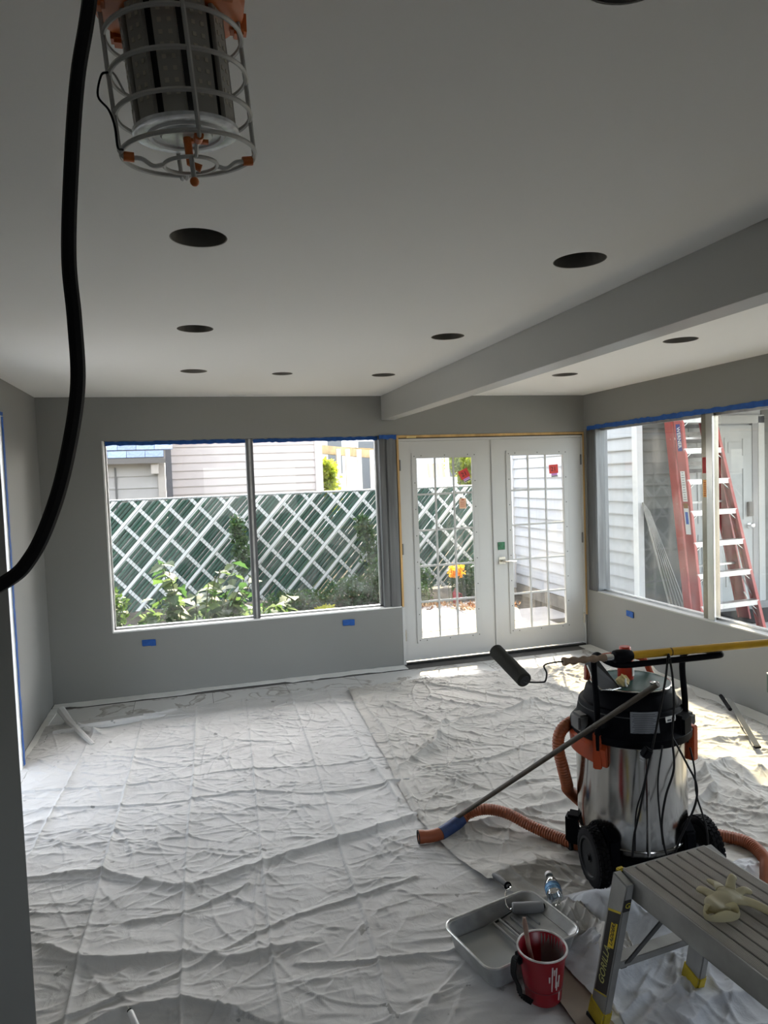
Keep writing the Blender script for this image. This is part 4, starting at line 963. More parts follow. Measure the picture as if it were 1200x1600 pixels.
for k in range(11): plate(None, 0, .657 + k * .0070, A0 - .01 * (k % 3), .2268 - .14 * (.005 + k * .0070), .098 - .012 * ((k * 7) % 3), .0026, lab_t, 'print_line', hd, -.14, .0012)
plate(None, 0, .690, .33, .2185, .055, .022, mat('white_sticker', (.7, .7, .68), .5), 'white_sticker', hd, -.14)
plate(None, 0, .695, .28, .2200, .020, .006, lab_t, 'print_line', hd, -.14, .0012); plate(None, 0, .701, .38, .2195, .016, .005, lab_t, 'print_line', hd, -.14, .0012)
# orange carry handle on top and green-glass lid disc
V().tube(spline([(-.15, .09, .79), (-.12, .12, .86), (0, .14, .875), (.12, .12, .86), (.15, .09, .79)], 6), .014, 8).build('carry_handle', orange_pl, hd, smooth=True)
# orange bracket bands
for sx in (-1, 1):
    V().box((sx * .205, -.128, .565), (.034, .036, .145), (0, 0, sx * .5)).build('handle_bracket', orange_pl, vt, bevel=.004)
mb = V(); n_ = 14; vs_ = []; fs = []
for i in range(n_ + 1):
    a = -2.05 + i / n_ * 1.20
    for rr, z in ((.229, .50), (.247, .505), (.253, .575), (.231, .59)): vs_.append((rr * sin(a), -rr * cos(a), z + .012 * sin(i / n_ * pi)))
for i in range(n_):
    for j in range(4): fs.append((i * 4 + j, i * 4 + (j + 1) % 4, (i + 1) * 4 + (j + 1) % 4, (i + 1) * 4 + j))
fs += [(0, 1, 2, 3), (n_ * 4, n_ * 4 + 3, n_ * 4 + 2, n_ * 4 + 1)]
mb.add(vs_, fs).build('side_band', orange_pl, vt, smooth=True)
# wheels
def wheel(cx, cy, rad, wd, sx, parent):
    c = Mv @ Vector((cx, cy, rad)); c.z = rad + .014; ax_ = (Mv.to_3x3() @ Vector((1, 0, 0))).normalized()
    tw = MB().lathe([(rad * .72, -wd / 2), (rad * .80, -wd / 2 - .002), (rad * .95, -wd * .45), (rad * .985, -wd * .3), (rad * .985, wd * .3), (rad * .95, wd * .45), (rad * .80, wd / 2 + .002), (rad * .72, wd / 2)], c, 48, ax_).build('wheel', rubber, parent, smooth=True)
    q = Vector((0, 0, 1)).rotation_difference(ax_).to_matrix(); mb = MB()
    for i in range(34):
        for rw, off in ((-.28, 0), (0.02, .5), (.30, 0)):
            a = 2 * pi * (i + off) / 34; m = Matrix.Translation(c) @ q.to_4x4() @ Matrix.Rotation(a, 4, 'Z'); mb.M = m; mb.box((rad * .985, 0, rw * wd), (.010, rad * .13, wd * .24))
    mb.build('tread', rubber, tw, kind='stuff')
    MB().lathe([(0, -wd * .36), (rad * .16, -wd * .40), (rad * .17, -wd * .34), (rad * .60, -wd * .38), (rad * .64, -wd * .52), (rad * .74, -wd * .50), (rad * .74, wd * .50), (rad * .64, wd * .52), (rad * .6, wd * .38), (rad * .17, wd * .34), (0, wd * .40)], c, 40, ax_).build('wheel_hub', mat('hub_dark', (.012, .013, .014), .6, spec=.25), tw, smooth=True)
    MB().cyl(c - ax_ * wd * .56, c + ax_ * wd * .56, .011, n=12).build('axle_cap', black_mat, tw)
wheel(-.225, -.115, .115, .052, -1, vt); wheel(.262, -.115, .115, .052, 1, vt)
V().cyl((-.25, -.115, .115), (.28, -.115, .115), .009).build('axle', alum_d, vt)
for sx in (-1, 1):
    V().prism([(-.19, .03), (-.06, .03), (-.04, .14), (-.08, .23), (-.13, .25), (-.18, .21)], 0, sx * .165 - .025, sx * .165 + .025).build('wheel_mount', black_pl, vt, bevel=.008)
for sx in (-1, 1):
    V().box((sx * .205, .13, .115), (.07, .08, .13), (0, 0, sx * .6)).build('caster_housing', black_pl, vt, bevel=.012)
    c = Mv @ Vector((sx * .22, .15, 0)); MB().cyl((c.x - .014, c.y, .045), (c.x + .014, c.y, .045), .031, n=20).build('caster_wheel', rubber, vt, smooth=True)
# push handle
hp = spline([(1.541, 2.421, .585), (1.538, 2.418, .75), (1.525, 2.412, .94), (1.522, 2.385, .985), (1.532, 2.325, .972), (1.575, 2.283, .965), (1.76, 2.262, .967), (1.95, 2.243, .970), (1.995, 2.252, .970), (2.008, 2.295, .968), (1.985, 2.36, .962), (1.925, 2.385, .935), (1.92, 2.37, .75), (1.918, 2.367, .585)], 7)
MB().tube(hp, .0125, 12).build('push_handle', black_pl, vt, smooth=True)
# hose of the vacuum, with blue tape on the nozzle end
def corrugated(pts, r, name, parent, m=hose_m, n=7, step=.006):
    sp_ = spline(pts, 14); L = [0]
    for a, b in zip(sp_, sp_[1:]): L.append(L[-1] + (b - a).length)
    k = int(L[-1] / step); out = []; j = 0; rr = []
    for i in range(k + 1):
        d_ = L[-1] * i / k
        while j < len(L) - 2 and L[j + 1] < d_: j += 1
        f = (d_ - L[j]) / max(1e-9, L[j + 1] - L[j]); out.append(sp_[j].lerp(sp_[j + 1], f)); rr.append(r + (.0018 if i % 2 else -.0012))
    return MB().tube(out, rr, 14).build(name, m, parent, smooth=True)
hs = thing('vacuum_hose', 'orange ribbed vacuum hose lying on the cloth with a blue taped end', 'hose', (1.2, 2.95, .01))
corrugated([(1.175, 3.025, .065), (1.215, 3.03, .09), (1.29, 3.00, .112), (1.38, 2.955, .098), (1.46, 2.88, .062), (1.54, 2.77, .045), (1.60, 2.68, .045), (1.67, 2.72, .045), (1.78, 2.80, .04)], .025, 'ribbed_tube', hs)
MB().tube(spline([(.945, 2.985, .045), (1.00, 2.978, .043), (1.06, 2.985, .043)], 6), [.030] * 3 + [.028] * 10, 20).build('nozzle', mat('nozzle_brown', (.28, .07, .025), .5), hs, smooth=True)
MB().lathe([(.0302, 0), (.0302, .004), (.022, .004), (.022, -.02), (0, -.02)], (.945, 2.985, .045), 20, (-1, .1, 0)).build('nozzle_mouth', black_mat, hs)
MB().tube(spline([(1.05, 2.982, .043), (1.10, 3.0, .050), (1.18, 3.027, .067)], 6), .0295, 18).build('blue_tape_wrap', mat('blue_wrap', (.015, .04, .13), .6, noise=(30, .3), bump=(80, .4, .001)), hs, smooth=True)
corrugated([(1.66, 2.70, .60), (1.56, 2.66, .615), (1.50, 2.645, .585), (1.485, 2.64, .52), (1.50, 2.63, .43), (1.535, 2.66, .34), (1.60, 2.76, .26), (1.70, 2.80, .16), (1.80, 2.80, .06)], .025, 'side_loop', hs)
corrugated([(1.78, 2.80, .04), (1.95, 2.78, .04), (2.10, 2.66, .04), (2.22, 2.56, .042), (2.30, 2.45, .045), (2.27, 2.32, .045), (2.20, 2.24, .05), (2.10, 2.14, .05)], .026, 'ribbed_tube', hs)

# things on top of the vacuum
t = thing('glass_lid', 'green-tinted glass pot lid lying on top of the vacuum', 'lid', (1.75, 2.495, .815))
MB().lathe([(0, .0), (.10, .002), (.158, .008), (.163, .012), (.158, .014), (.10, .008), (0, .006)], (1.75, 2.495, .812), 48).build('glass_disc', mat('green_glass', (.012, .075, .07), .3, 0., spec=.3), t, smooth=True)
MB().ring((1.75, 2.495, .824), .161, .0035, 56, 6).build('rim', chrome, t, smooth=True)
MB().lathe([(0, 0), (.018, 0), (.02, .006), (0, .010)], (1.82, 2.43, .822), 16).build('vent', chrome, t, smooth=True)
t = thing('spray_can', 'small orange-red spray can with white print standing on the vacuum top', 'can', (1.755, 2.535, .82))
MB().lathe([(0, 0), (.031, 0), (.033, .004), (.033, .108), (.028, .118), (.026, .122), (0, .122)], (1.755, 2.535, .822), 28).build('body', mat('spray_red', (.42, .03, .012), .35), t, smooth=True)
MB().lathe([(.024, .118), (.024, .136), (.021, .140), (0, .140)], (1.755, 2.535, .822), 24).build('cap', mat('cap_red', (.55, .05, .02), .3), t, smooth=True)
MB().box((1.772, 2.505, .865), (.016, .003, .05), (0, 0, .55)).build('white_print', paper, t)
t = thing('tape_wad', 'crumpled wad of yellowish masking tape on the vacuum top', 'tape wad', (1.68, 2.46, .825))
mb = MB().ball((1.685, 2.455, .845), .026, 12, (1.1, .9, .85)); mb.v = [(x + random.uniform(-.006, .006), y + random.uniform(-.006, .006), z + random.uniform(-.005, .005)) for x, y, z in mb.v]
mb.build('wad', mat('tape_yellow', (.60, .48, .22), .7), t)
MB().ring((1.69, 2.437, .84), .014, .004, 16, 6, (1, -1, .2)).build('loose_end', paper, t)
t = thing('putty_knife', 'wide dark taping blade leaning at the left of the vacuum top', 'scraper', (1.60, 2.44, .82))
MB().add([(1.535, 2.40, .84), (1.655, 2.43, .825), (1.60, 2.49, .925), (1.555, 2.50, .945), (1.52, 2.47, .93), (1.535, 2.403, .843), (1.653, 2.434, .829), (1.60, 2.494, .928), (1.556, 2.504, .948), (1.519, 2.474, .933)],
         [(0, 1, 2, 3, 4), (9, 8, 7, 6, 5), (0, 5, 6, 1), (1, 6, 7, 2), (2, 7, 8, 3), (3, 8, 9, 4), (4, 9, 5, 0)]).build('blade', mat('blade_dark', (.014, .012, .010), .55, spec=.2), t)
MB().tube([(1.525, 2.46, .925), (1.527, 2.42, .87), (1.545, 2.395, .838), (1.60, 2.405, .828), (1.655, 2.425, .825)], .003, 6).build('edge', alum_b, t)

# cords hanging on the handle
cordm = mat('cord_black', (.005, .005, .006), .6, spec=.2)
def cable(pts, r, label=None, name='power_cord', parent=None): return MB().tube(spline(pts, 8), r, 8).build(name, cordm, parent, smooth=True)
pc = thing('power_cord', 'black power cord looped over the vacuum handle and hanging in front of the drum', 'cord', (1.76, 2.25, .9))
def px(px_, py_, d_):       # point at depth d_ on the sight line (metres)
    v = fw + r2 * ((px_ - 600) / FPX) - u2 * ((py_ - 800) / FPX); return Vector((0, 0, EYE)) + v * d_
for pts, r in (([(1047, 1030, 2.63), (1044, 1024, 2.665), (1040, 1060, 2.66), (1032, 1105, 2.65), (1020, 1165, 2.64), (1011, 1205, 2.64), (1002, 1255, 2.63), (991, 1305, 2.62), (988, 1340, 2.60)], .0042),
               ([(1046, 1026, 2.64), (1051, 1060, 2.66), (1053, 1105, 2.66), (1050, 1150, 2.66), (1053, 1200, 2.66), (1040, 1245, 2.65), (1034, 1290, 2.62), (1040, 1330, 2.58), (1050, 1340, 2.57), (1064, 1308, 2.60), (1086, 1258, 2.63), (1088, 1225, 2.66), (1074, 1195, 2.68), (1058, 1165, 2.69), (1048, 1148, 2.70)], .0042),
               ([(1078, 1168, 2.80), (1085, 1200, 2.76), (1088, 1240, 2.70), (1097, 1270, 2.66), (1104, 1295, 2.62), (1107, 1325, 2.58)], .0035),
               ([(1035, 1165, 2.68), (1028, 1220, 2.66), (1030, 1265, 2.64), (1036, 1320, 2.60)], .0032), ([(1018, 1170, 2.66), (1005, 1230, 2.65), (994, 1270, 2.64), (992, 1330, 2.60)], .003)):
    cable([px(*p) for p in pts], r, parent=pc, name='cord_run')
pl = px(1010, 1176, 2.63); MB().box(pl, (.035, .028, .04), (.3, .5, .2)).build('plug', black_pl, pc, bevel=.005)
for k in (-1, 1): MB().box(pl + Vector((-.022, 0, -.022 + .006 * k)), (.018, .002, .005), (.3, .6, 0)).build('prong', alum_b, pc)

# ---- extension pole with roller, resting on the push handle
ep = thing('extension_pole', 'yellow extension pole lying across the vacuum handle', 'pole', (1.9, 2.25, 1.0))
pdir = (Vector((2.9, 2.155, 1.004)) - Vector((1.59, 2.282, 1.0))).normalized(); p0 = Vector((1.605, 2.281, 1.0))
MB().cyl(p0, p0 + pdir * 1.35, .0155, n=20).build('pole_tube', pole_yellow, ep, smooth=True)
MB().cyl(p0 - pdir * .095, p0 + pdir * .003, .012, n=16).build('threaded_tip', alum_b, ep, smooth=True)
MB().tube([p0 - pdir * .075, p0 - pdir * .07, p0 - pdir * .055, p0 - pdir * .03, p0 - pdir * .005, p0 + pdir * .004], [.014, .024, .027, .026, .022, .018], 16).build('locking_collar', black_pl, ep, smooth=True)
for s_ in (.165, .62): MB().cyl(p0 + pdir * s_, p0 + pdir * (s_ + .006), .0162, n=20).build('ring_mark', mat('ring_brown', (.12, .06, .01), .5), ep)
rl = thing('paint_roller', 'dark paint roller with wooden grip screwed on the yellow pole', 'roller', (1.4, 2.3, 1.0))
g0 = p0 - pdir * .155; gp = []; gr = []
for i in range(25): gp.append(p0 - pdir * (.105 + .175 * i / 24)); gr.append(.0125 + .0028 * sin(i * 1.15) + (.002 if i > 18 else 0))
MB().tube(gp, gr, 16).build('grip', wood_grip, rl, smooth=True)
MB().cyl(p0 - pdir * .105, p0 - pdir * .085, .0135, n=16).build('ferrule', alum_b, rl, smooth=True)
e0 = p0 - pdir * .278
MB().tube(spline([e0, e0 - pdir * .035, (1.262, 2.335, .985), (1.272, 2.335, .955), (1.268, 2.338, .925), (1.255, 2.345, .918), (1.21, 2.362, .919), (1.195, 2.375, .924)], 5), .0035, 8).build('wire_frame', grey_pl, rl, smooth=True)
ra, rb = Vector((1.198, 2.372, .924)), Vector((1.180, 2.590, .990)); rd_ = (rb - ra).normalized()
MB().tube([ra, ra + rd_ * .004, rb - rd_ * .004, rb], [.026, .030, .030, .026], 28).build('roller_sleeve', mat('sleeve', (.028, .028, .023), .9, bump=(200, .6, .002)), rl, smooth=True)
MB().cyl(ra - rd_ * .003, ra + rd_ * .002, .020, n=20).build('end_cap', grey_pl, rl)

# ---- long stick leaning on the vacuum head
t = thing('long_stick', 'long thin brown stick leaning from the floor onto the vacuum top', 'stick', (1.12, 3.06, .02))
sa, sb = Vector((1.125, 3.075, .035)), px(1028, 1069, 2.56)
MB().tube([sa, sa.lerp(sb, .5), sb], [.0105, .011, .0115], 10).build('stick', stick_m, t, smooth=True)

# ================================================================== WORK PLATFORM
bz = .55; ub = Vector((.085, -.996, 0)).normalized(); vb = Vector((.996, .085, 0)).normalized()
B0 = Vector((1.168, 1.715, 0)); BW = .31; BL = 1.15
wp = thing('work_platform', 'folding aluminium work platform with grooved deck and yellow feet', 'platform', (B0.x, B0.y, 0))
Mb = Matrix.Identity(4)
for i in range(3): Mb[i][0], Mb[i][1] = vb[i], -ub[i]
Mb[0][3], Mb[1][3] = B0.x, B0.y           # local x across, local -y along towards the camera
def Bm(): m = MB(); m.M = Mb; return m
deck_m = mat('deck_alu', (.34, .32, .285), .6, .1, noise=(11, .3, 7), bump=(90, .5, .001), stretch=(1, .25, 1)); side_m = mat('side_alu', (.30, .30, .29), .5, .5, noise=(9, .2, 6))
NSL = 8; sw_ = BW / NSL
for k in range(NSL): Bm().bb((k * sw_ + .0028, -BL, bz - .006), ((k + 1) * sw_ - .0028, 0, bz)).build('deck_slat', deck_m, wp, bevel=.0015)
mb = Bm()
for k in range(NSL):
    for j in range(1, 7): mb.bb((k * sw_ + .0028 + j * .0048, -BL, bz), (k * sw_ + .0028 + j * .0048 + .0016, -.001, bz + .0009))
mb.build('tread_ribs', deck_m, wp, kind='stuff')
Bm().bb((.002, -BL + .002, bz - .02), (BW - .002, -.002, bz - .0065)).build('deck_plate', mat('deck_dark', (.035, .033, .03), .7), wp)
mb = Bm(); mb.bb((-.002, -BL, bz - .068), (.004, 0, bz - .001)); mb.bb((BW - .004, -BL, bz - .068), (BW + .002, 0, bz - .001)); mb.bb((-.002, -BL, bz - .07), (.022, 0, bz - .066)); mb.bb((BW - .02, -BL, bz - .07), (BW + .002, 0, bz - .066))
mb.build('side_rail', side_m, wp)
pbox_ = Bm().bb((.0, -.004, bz - .06), (BW, .004, bz - .001)).build('end_rail', side_m, wp)
def leg(sx, sy):
    x = .0 if sx < 0 else BW; yt = -.022 if sy > 0 else -BL + .022; yb = yt + sy * .105; xb_ = x + sx * .030; xt = x + sx * .018
    p, q = Vector((xb_, yb, .062)), Vector((xt, yt, bz - .012)); d_ = (q - p).normalized()
    face = Vector((0, 1, 0)); face = (face - d_ * face.dot(d_)).normalized(); sd_ = d_.cross(face)
    lg = Bm().bar(p, q, .028, .062, face).build('leg', side_m, wp, bevel=.003)
    ft = Bm().bar(Vector((xb_ - 0 * sx, yb + sy * .012, .030)), p + d_ * .035, .036, .070, face).build('foot', yellow_pl, lg, bevel=.006)
    Bm().bar(Vector((xb_, yb + sy * .013, .020)), Vector((xb_, yb + sy * .012, .034)), .038, .072, face).build('foot_sole', black_mat, lg, bevel=.003)
    return lg, p, q, d_, face, sd_
LA = leg(-1, 1); LB = leg(1, 1); leg(-1, -1); leg(1, -1)
Bm().bar((-.022, .040, .245), (BW + .022, .040, .245), .045, .022).build('crossbar', side_m, wp, bevel=.002)
Bm().bar((-.022, -BL - .040, .245), (BW + .022, -BL - .040, .245), .045, .022).build('crossbar', side_m, wp, bevel=.002)
for sx in (0, 1): Bm().bar((.02 if sx == 0 else BW - .02, .035, .22), (.05 if sx == 0 else BW - .03, -.14, bz - .05), .004, .022, (1, 0, 0)).build('folding_brace', grey_pl, wp)
Bm().box((-.006, .008, bz - .052), (.05, .020, .085)).build('hinge_cover', black_pl, wp, bevel=.004); Bm().box((BW - .004, .006, bz - .040), (.034, .018, .055)).build('hinge_cover', black_pl, wp, bevel=.004)
Bm().box((.000, .014, bz - .012), (.024, .018, .018)).build('release_button', yellow_pl, wp, bevel=.004)
# stickers on the camera-side legs: black label with yellow fields along the outer (left) face
lg, p, q, d_, face, sd_ = LA
outv = sd_ if sd_.x < 0 else -sd_
def leg_sticker(t0, t1, w0, w1, m, name, lift, skew=0.):
    L = (q - p).length; mb = Bm(); vs_ = []
    for l_ in (lift, lift + .0007):
        for (s_, f) in ((t0, w0), (t0 + skew, w1), (t1 + skew, w1), (t1, w0)): vs_.append(p + d_ * (s_ * L) + face * (f * .062) + outv * (.0142 + l_))
    return mb.add(vs_, [(0, 1, 2, 3), (7, 6, 5, 4), (0, 4, 5, 1), (1, 5, 6, 2), (2, 6, 7, 3), (3, 7, 4, 0)]).build(name, m, lg)
leg_sticker(.20, .80, -.42, .36, mat('label_black', (.012, .012, .012), .45), 'black_label', .0, -.06)
leg_sticker(.19, .20, -.46, .40, yellow_pl, 'yellow_line', .0009, -.06); leg_sticker(.80, .815, -.42, .36, yellow_pl, 'yellow_line', .0009, -.06)
leg_sticker(.54, .72, -.36, .02, mat('label_yellow', (.62, .45, .02), .45), 'yellow_field', .0009, -.03)
wn2 = (Mb.to_3x3() @ outv); dn = (Mb.to_3x3() @ d_); fcn = (Mb.to_3x3() @ face)
def leg_text(body, s_, f, size, m):
    o_ = Mb @ (p + d_ * (s_ * (q - p).length) + face * (f * .062) + outv * .0168)
    text('lettering', body, size, basis(o_, dn, fcn if dn.cross(fcn).dot(wn2) > 0 else -fcn), m, lg, .0003)
leg_text('GORILLA', .38, .0, .034, mat('letter_grey', (.35, .35, .12), .5)); leg_text('LADDERS', .63, -.17, .019, black_ink)
Bm().bar(p + d_ * .40 - face * .0315 + outv * .001, p + d_ * .44 - face * .0315 + outv * .001, .024, .0012, face).build('logo_plate', black_ink, lg)
o_ = Mb @ (p + d_ * .42 - face * .0328); text('logo_letter', 'G', .026, basis(o_, Mb.to_3x3() @ (-outv), dn), mat('logo_yellow', (.6, .5, .03), .5), lg, .0003)

# latex glove lying on the deck (palm, five fingers, cuff folded over)
gl = mat('latex', (.56, .52, .36), .45, bump=(45, .4, .003), sub=(.6, .55, .35))
gc = Vector((1.305, 1.475, bz + .004))
def glove():
    me_ = bpy.data.meshes.new('glove'); bm = bmesh.new(); sk = []
    pts = {}
    def add(n, x, y, z, r): v = bm.verts.new((x, y, z)); sk.append((n, r)); pts[n] = v; return v
    chain = [('c0', -.045, -.055, .012, (.022, .006)), ('c1', -.025, -.030, .014, (.030, .009)), ('p0', 0, 0, .014, (.034, .009)), ('p1', .02, .022, .013, (.030, .009))]
    prev = None
    for n, x, y, z, r in chain:
        v = add(n, x, y, z, r)
        if prev: bm.edges.new((prev, v))
        prev = v
    F = [('t', 'p0', [(-.035, .030, .018), (-.055, .052, .012)]), ('i', 'p1', [(-.005, .062, .022), (-.018, .092, .016)]), ('m', 'p1', [(.030, .065, .028), (.045, .085, .034), (.05, .10, .02)]), ('r', 'p1', [(.058, .045, .018), (.082, .058, .012)]), ('l', 'p1', [(.060, .010, .014), (.095, -.005, .008), (.112, -.020, .008)])]
    for n, b, ps in F:
        prev = pts[b]
        for i, p_ in enumerate(ps):
            v = add(n + str(i), *p_, (.0115 - .0015 * i, .0085 - .001 * i)); bm.edges.new((prev, v)); prev = v
    bm.to_mesh(me_); bm.free()
    o = bpy.data.objects.new('g', me_); C.objects.link(o)
    md = o.modifiers.new('skin', 'SKIN'); 
    for v, (n, r) in zip(me_.skin_vertices[0].data, sk): v.radius = r
    me_.skin_vertices[0].data[2].use_root = True
    s2_ = o.modifiers.new('s', 'SUBSURF'); s2_.levels = 2; s2_.render_levels = 2
    m2_ = bpy.data.meshes.new_from_object(o.evaluated_get(bpy.context.evaluated_depsgraph_get())); C.objects.unlink(o); bpy.data.objects.remove(o)
    return m2_
gth = thing('latex_glove', 'crumpled cream latex glove lying on the platform deck', 'glove', tuple(gc))
gm_ = glove(); z0_ = min(v.co.z for v in gm_.vertices)
for v in gm_.vertices:
    v.co.z = max(.0, v.co.z - z0_); n3 = Vector(v.co) * 60
    v.co.z += .0035 * (sin(n3.x * 1.3 + n3.y) + 1) * min(1, v.co.z / .01); v.co.x += .0018 * sin(n3.y * 2.1); v.co.y += .0018 * sin(n3.x * 1.9)
gm_.transform(Matrix.Rotation(R(-30), 4, 'Z')); gm_.polygons.foreach_set('use_smooth', [True] * len(gm_.polygons)); gm_.materials.clear(); gm_.materials.append(gl)
o = bpy.data.objects.new('hand', gm_); C.objects.link(o); o.parent = gth
cuffm = MB()
cuffm.M = Matrix.Translation(gc) @ Matrix.Rotation(R(-12), 4, 'Z')
vs_ = []; fs = []
for i in range(21):
    a = 2 * pi * i / 20
    for rr, z in ((1.0, .0), (1.06, .020), (1.0, .038), (.93, .020)): vs_.append((-.030 + .046 * rr * cos(a), -.045 + .020 * rr * sin(a), z * .62 * (1 + .35 * sin(3 * a)) + .001))
for i in range(20):
    for j in range(4): fs.append((i * 4 + j, i * 4 + (j + 1) % 4, (i + 1) * 4 + (j + 1) % 4, (i + 1) * 4 + j))
cuffm.add(vs_, fs).build('cuff', gl, gth, smooth=True)

# ================================================================== PAINT TRAY
tr = thing('paint_tray', 'grey metal paint tray with wet grey paint and ribbed ramp', 'paint tray', (1.03, 2.185, .018))
ta = R(12.5); Mt = Matrix.Translation((1.028, 2.190, .020)) @ Matrix.Rotation(ta, 4, 'Z')
tray_m = mat('tray_grey', (.33, .34, .34), .35, .3, noise=(14, .25, 6)); paint_m = mat('wet_paint', (.26, .275, .28), .12, noise=(5, .03))
def rrect(w_, d_, r_, n=6):
    out = []
    for cx, cy, a0 in ((w_ / 2 - r_, d_ / 2 - r_, 0), (-w_ / 2 + r_, d_ / 2 - r_, 90), (-w_ / 2 + r_, -d_ / 2 + r_, 180), (w_ / 2 - r_, -d_ / 2 + r_, 270)):
        for i in range(n + 1): a = R(a0 + 90 * i / n); out.append((cx + r_ * cos(a), cy + r_ * sin(a)))
    return out
def floorz(x):   # deep well at left, ramp rising to the right
    return .004 if x < -.06 else .004 + (x + .06) * .235
mb = MB(); mb.M = Mt; rings = []
spec_ = [(.335, .235, .028, 0), (.345, .245, .03, .001), (.385, .275, .04, .078), (.402, .292, .046, .082), (.402, .292, .046, .076), (.388, .279, .042, .072), (.350, .250, .032, -.001), (.30, .21, .02, -.002)]
vs_ = []; fs = []; nn = 28
for k, (w_, d_, r_, z) in enumerate(spec_):
    for (x, y) in rrect(w_, d_, r_):
        zz = z
        if k in (0, 1): zz = floorz(x)
        vs_.append((x, y, zz))
for k in range(len(spec_) - 1):
    for i in range(nn): fs.append((k * nn + i, k * nn + (i + 1) % nn, (k + 1) * nn + (i + 1) % nn, (k + 1) * nn + i))
mb.add(vs_, fs)
xs_ = np.linspace(-.166, .166, 24); 
for a, b in zip(xs_, xs_[1:]):
    mb.add([(a, -.116, floorz(a)), (b, -.116, floorz(b)), (b, .116, floorz(b)), (a, .116, floorz(a))], [(0, 1, 2, 3)])
mb.build('tray_body', tray_m, tr, smooth=True)
mb = MB(); mb.M = Mt; mb.tube([(x, y, .0815) for x, y in rrect(.402, .292, .046)], .0042, 8, closed=True); mb.build('rim', mat('rim_metal', (.55, .55, .54), .3, .6, noise=(30, .2)), tr, smooth=True)
for k in range(6):
    x = -.005 + k * .026
    m = MB(); m.M = Mt; m.bar((x, -.055 + .01 * k, floorz(x) + (.024 if x < .035 else .004)), (x, .10, floorz(x) + (.024 if x < .035 else .004)), .007, .010); m.build('ramp_rib', tray_m, tr, bevel=.002)
m = MB(); m.M = Mt; m.add([(-.168, -.119, .026), (.032, -.119, .026), (.030, .02, .0262), (.015, .119, .026), (-.168, .119, .026), (-.168, -.119, .012), (.0, -.119, .012), (.0, .02, .012), (0, .119, .012), (-.168, .119, .012)],
     [(0, 1, 2, 3, 4), (5, 6, 1, 0), (6, 7, 2, 1), (7, 8, 3, 2), (8, 9, 4, 3), (9, 5, 0, 4)]); m.build('wet_paint', paint_m, tr)
t = thing('mini_roller', 'small foam roller with black handle resting on the paint tray edge', 'roller', (1.12, 2.33, .09))
a_, b_ = Vector((1.088, 2.305, .088)), Vector((1.200, 2.275, .088)); dr_ = (b_ - a_).normalized()
MB().tube([a_, a_ + dr_ * .004, b_ - dr_ * .004, b_], [.017, .020, .020, .017], 24).build('sleeve', mat('foam_grey', (.22, .23, .24), .6), t, smooth=True)
MB().cyl(b_, b_ + dr_ * .006, .012, n=16).build('end_cap', black_pl, t)
MB().tube(spline([a_, a_ - dr_ * .015, (1.075, 2.335, .098), (1.10, 2.385, .103), (1.128, 2.40, .102), (1.128, 2.425, .098)], 5), .003, 8).build('wire', chrome, t, smooth=True)
MB().tube([(1.129, 2.415, .098), (1.128, 2.44, .094), (1.126, 2.50, .085), (1.122, 2.53, .080), (1.12, 2.545, .078)], [.008, .011, .0145, .013, .006], 14).build('handle', grey_pl, t, smooth=True)
MB().ring((1.1285, 2.428, .096), .012, .004, 18, 6, (0, 1, -.1)).build('collar', black_pl, t, smooth=True)

# ================================================================== RED BUCKET
bc_ = Vector((1.025, 1.958, .020)); hB = .165
bk = thing('paint_pail', 'small dark red plastic paint pail with white drips in front of the tray', 'pail', tuple(bc_))
MB().lathe([(0, 0), (.054, 0), (.057, .004), (.0745, hB - .012), (.080, hB - .010), (.081, hB), (.077, hB + .001), (.0725, hB - .004), (.0555, .008), (0, .008)], bc_, 40).build('body', red_pl, bk, smooth=True)
MB().ring(bc_ + Vector((0, 0, hB + .001)), .0785, .0035, 48, 6).build('painted_rim', mat('rim_paint', (.55, .54, .52), .5, noise=(25, .35)), bk, smooth=True)
MB().lathe([(0, .05), (.0645, .05)], bc_, 32).build('paint_inside', mat('pail_paint', (.16, .15, .15), .3), bk)
mb = MB(); n_ = 16; vs_ = []; fs = []     # dried paint skin on the far inner side
for i in range(n_ + 1):
    a = -.75 + i / n_ * 1.9; 
    for z in (.055, hB - .004): r_ = .0545 + z * .1155 - .0006; vs_.append((bc_.x + r_ * cos(a), bc_.y + r_ * sin(a), bc_.z + z))
for i in range(n_): fs.append((i * 2, i * 2 + 1, i * 2 + 3, i * 2 + 2))
mb.add(vs_, fs).build('dried_paint', mat('dried_grey', (.20, .19, .18), .7), bk, smooth=True)
drip = mat('drip_white', (.62, .60, .58), .5)
for a, zt, ln in ((-1.62, .145, .085), (-1.42, .14, .07), (-1.52, .135, .02), (-1.25, .11, .04), (-1.75, .112, .02), (-1.15, .05, .03), (-1.36, .09, .03)):
    r1 = .0575 + zt * .105; r0 = .0575 + (zt - ln) * .105
    MB().tube([bc_ + Vector((r1 * cos(a), r1 * sin(a), zt)), bc_ + Vector((r0 * cos(a), r0 * sin(a), zt - ln))], [.0032, .002], 6).build('paint_drip', drip, bk, smooth=True)
bd = Vector((-.80, -.60, 0)).normalized()
sp_ = spline([bc_ + Vector((-.076, .012, .150)), bc_ + Vector((-.097, .004, .140)), bc_ + Vector((-.106, -.006, .10)), bc_ + Vector((-.092, -.012, .062)), bc_ + Vector((-.084, -.008, .030)), bc_ + Vector((-.055, -.03, .012))], 6)
mb = MB()
for a_, b_ in zip(sp_, sp_[1:]): mb.bar(a_, b_, .026, .004, (1, .2, 0))
mb.build('strap_handle', rubber, bk)
MB().box(bc_ + Vector((-.080, .008, .140)), (.014, .03, .03)).build('strap_mount', black_pl, bk, bevel=.003)
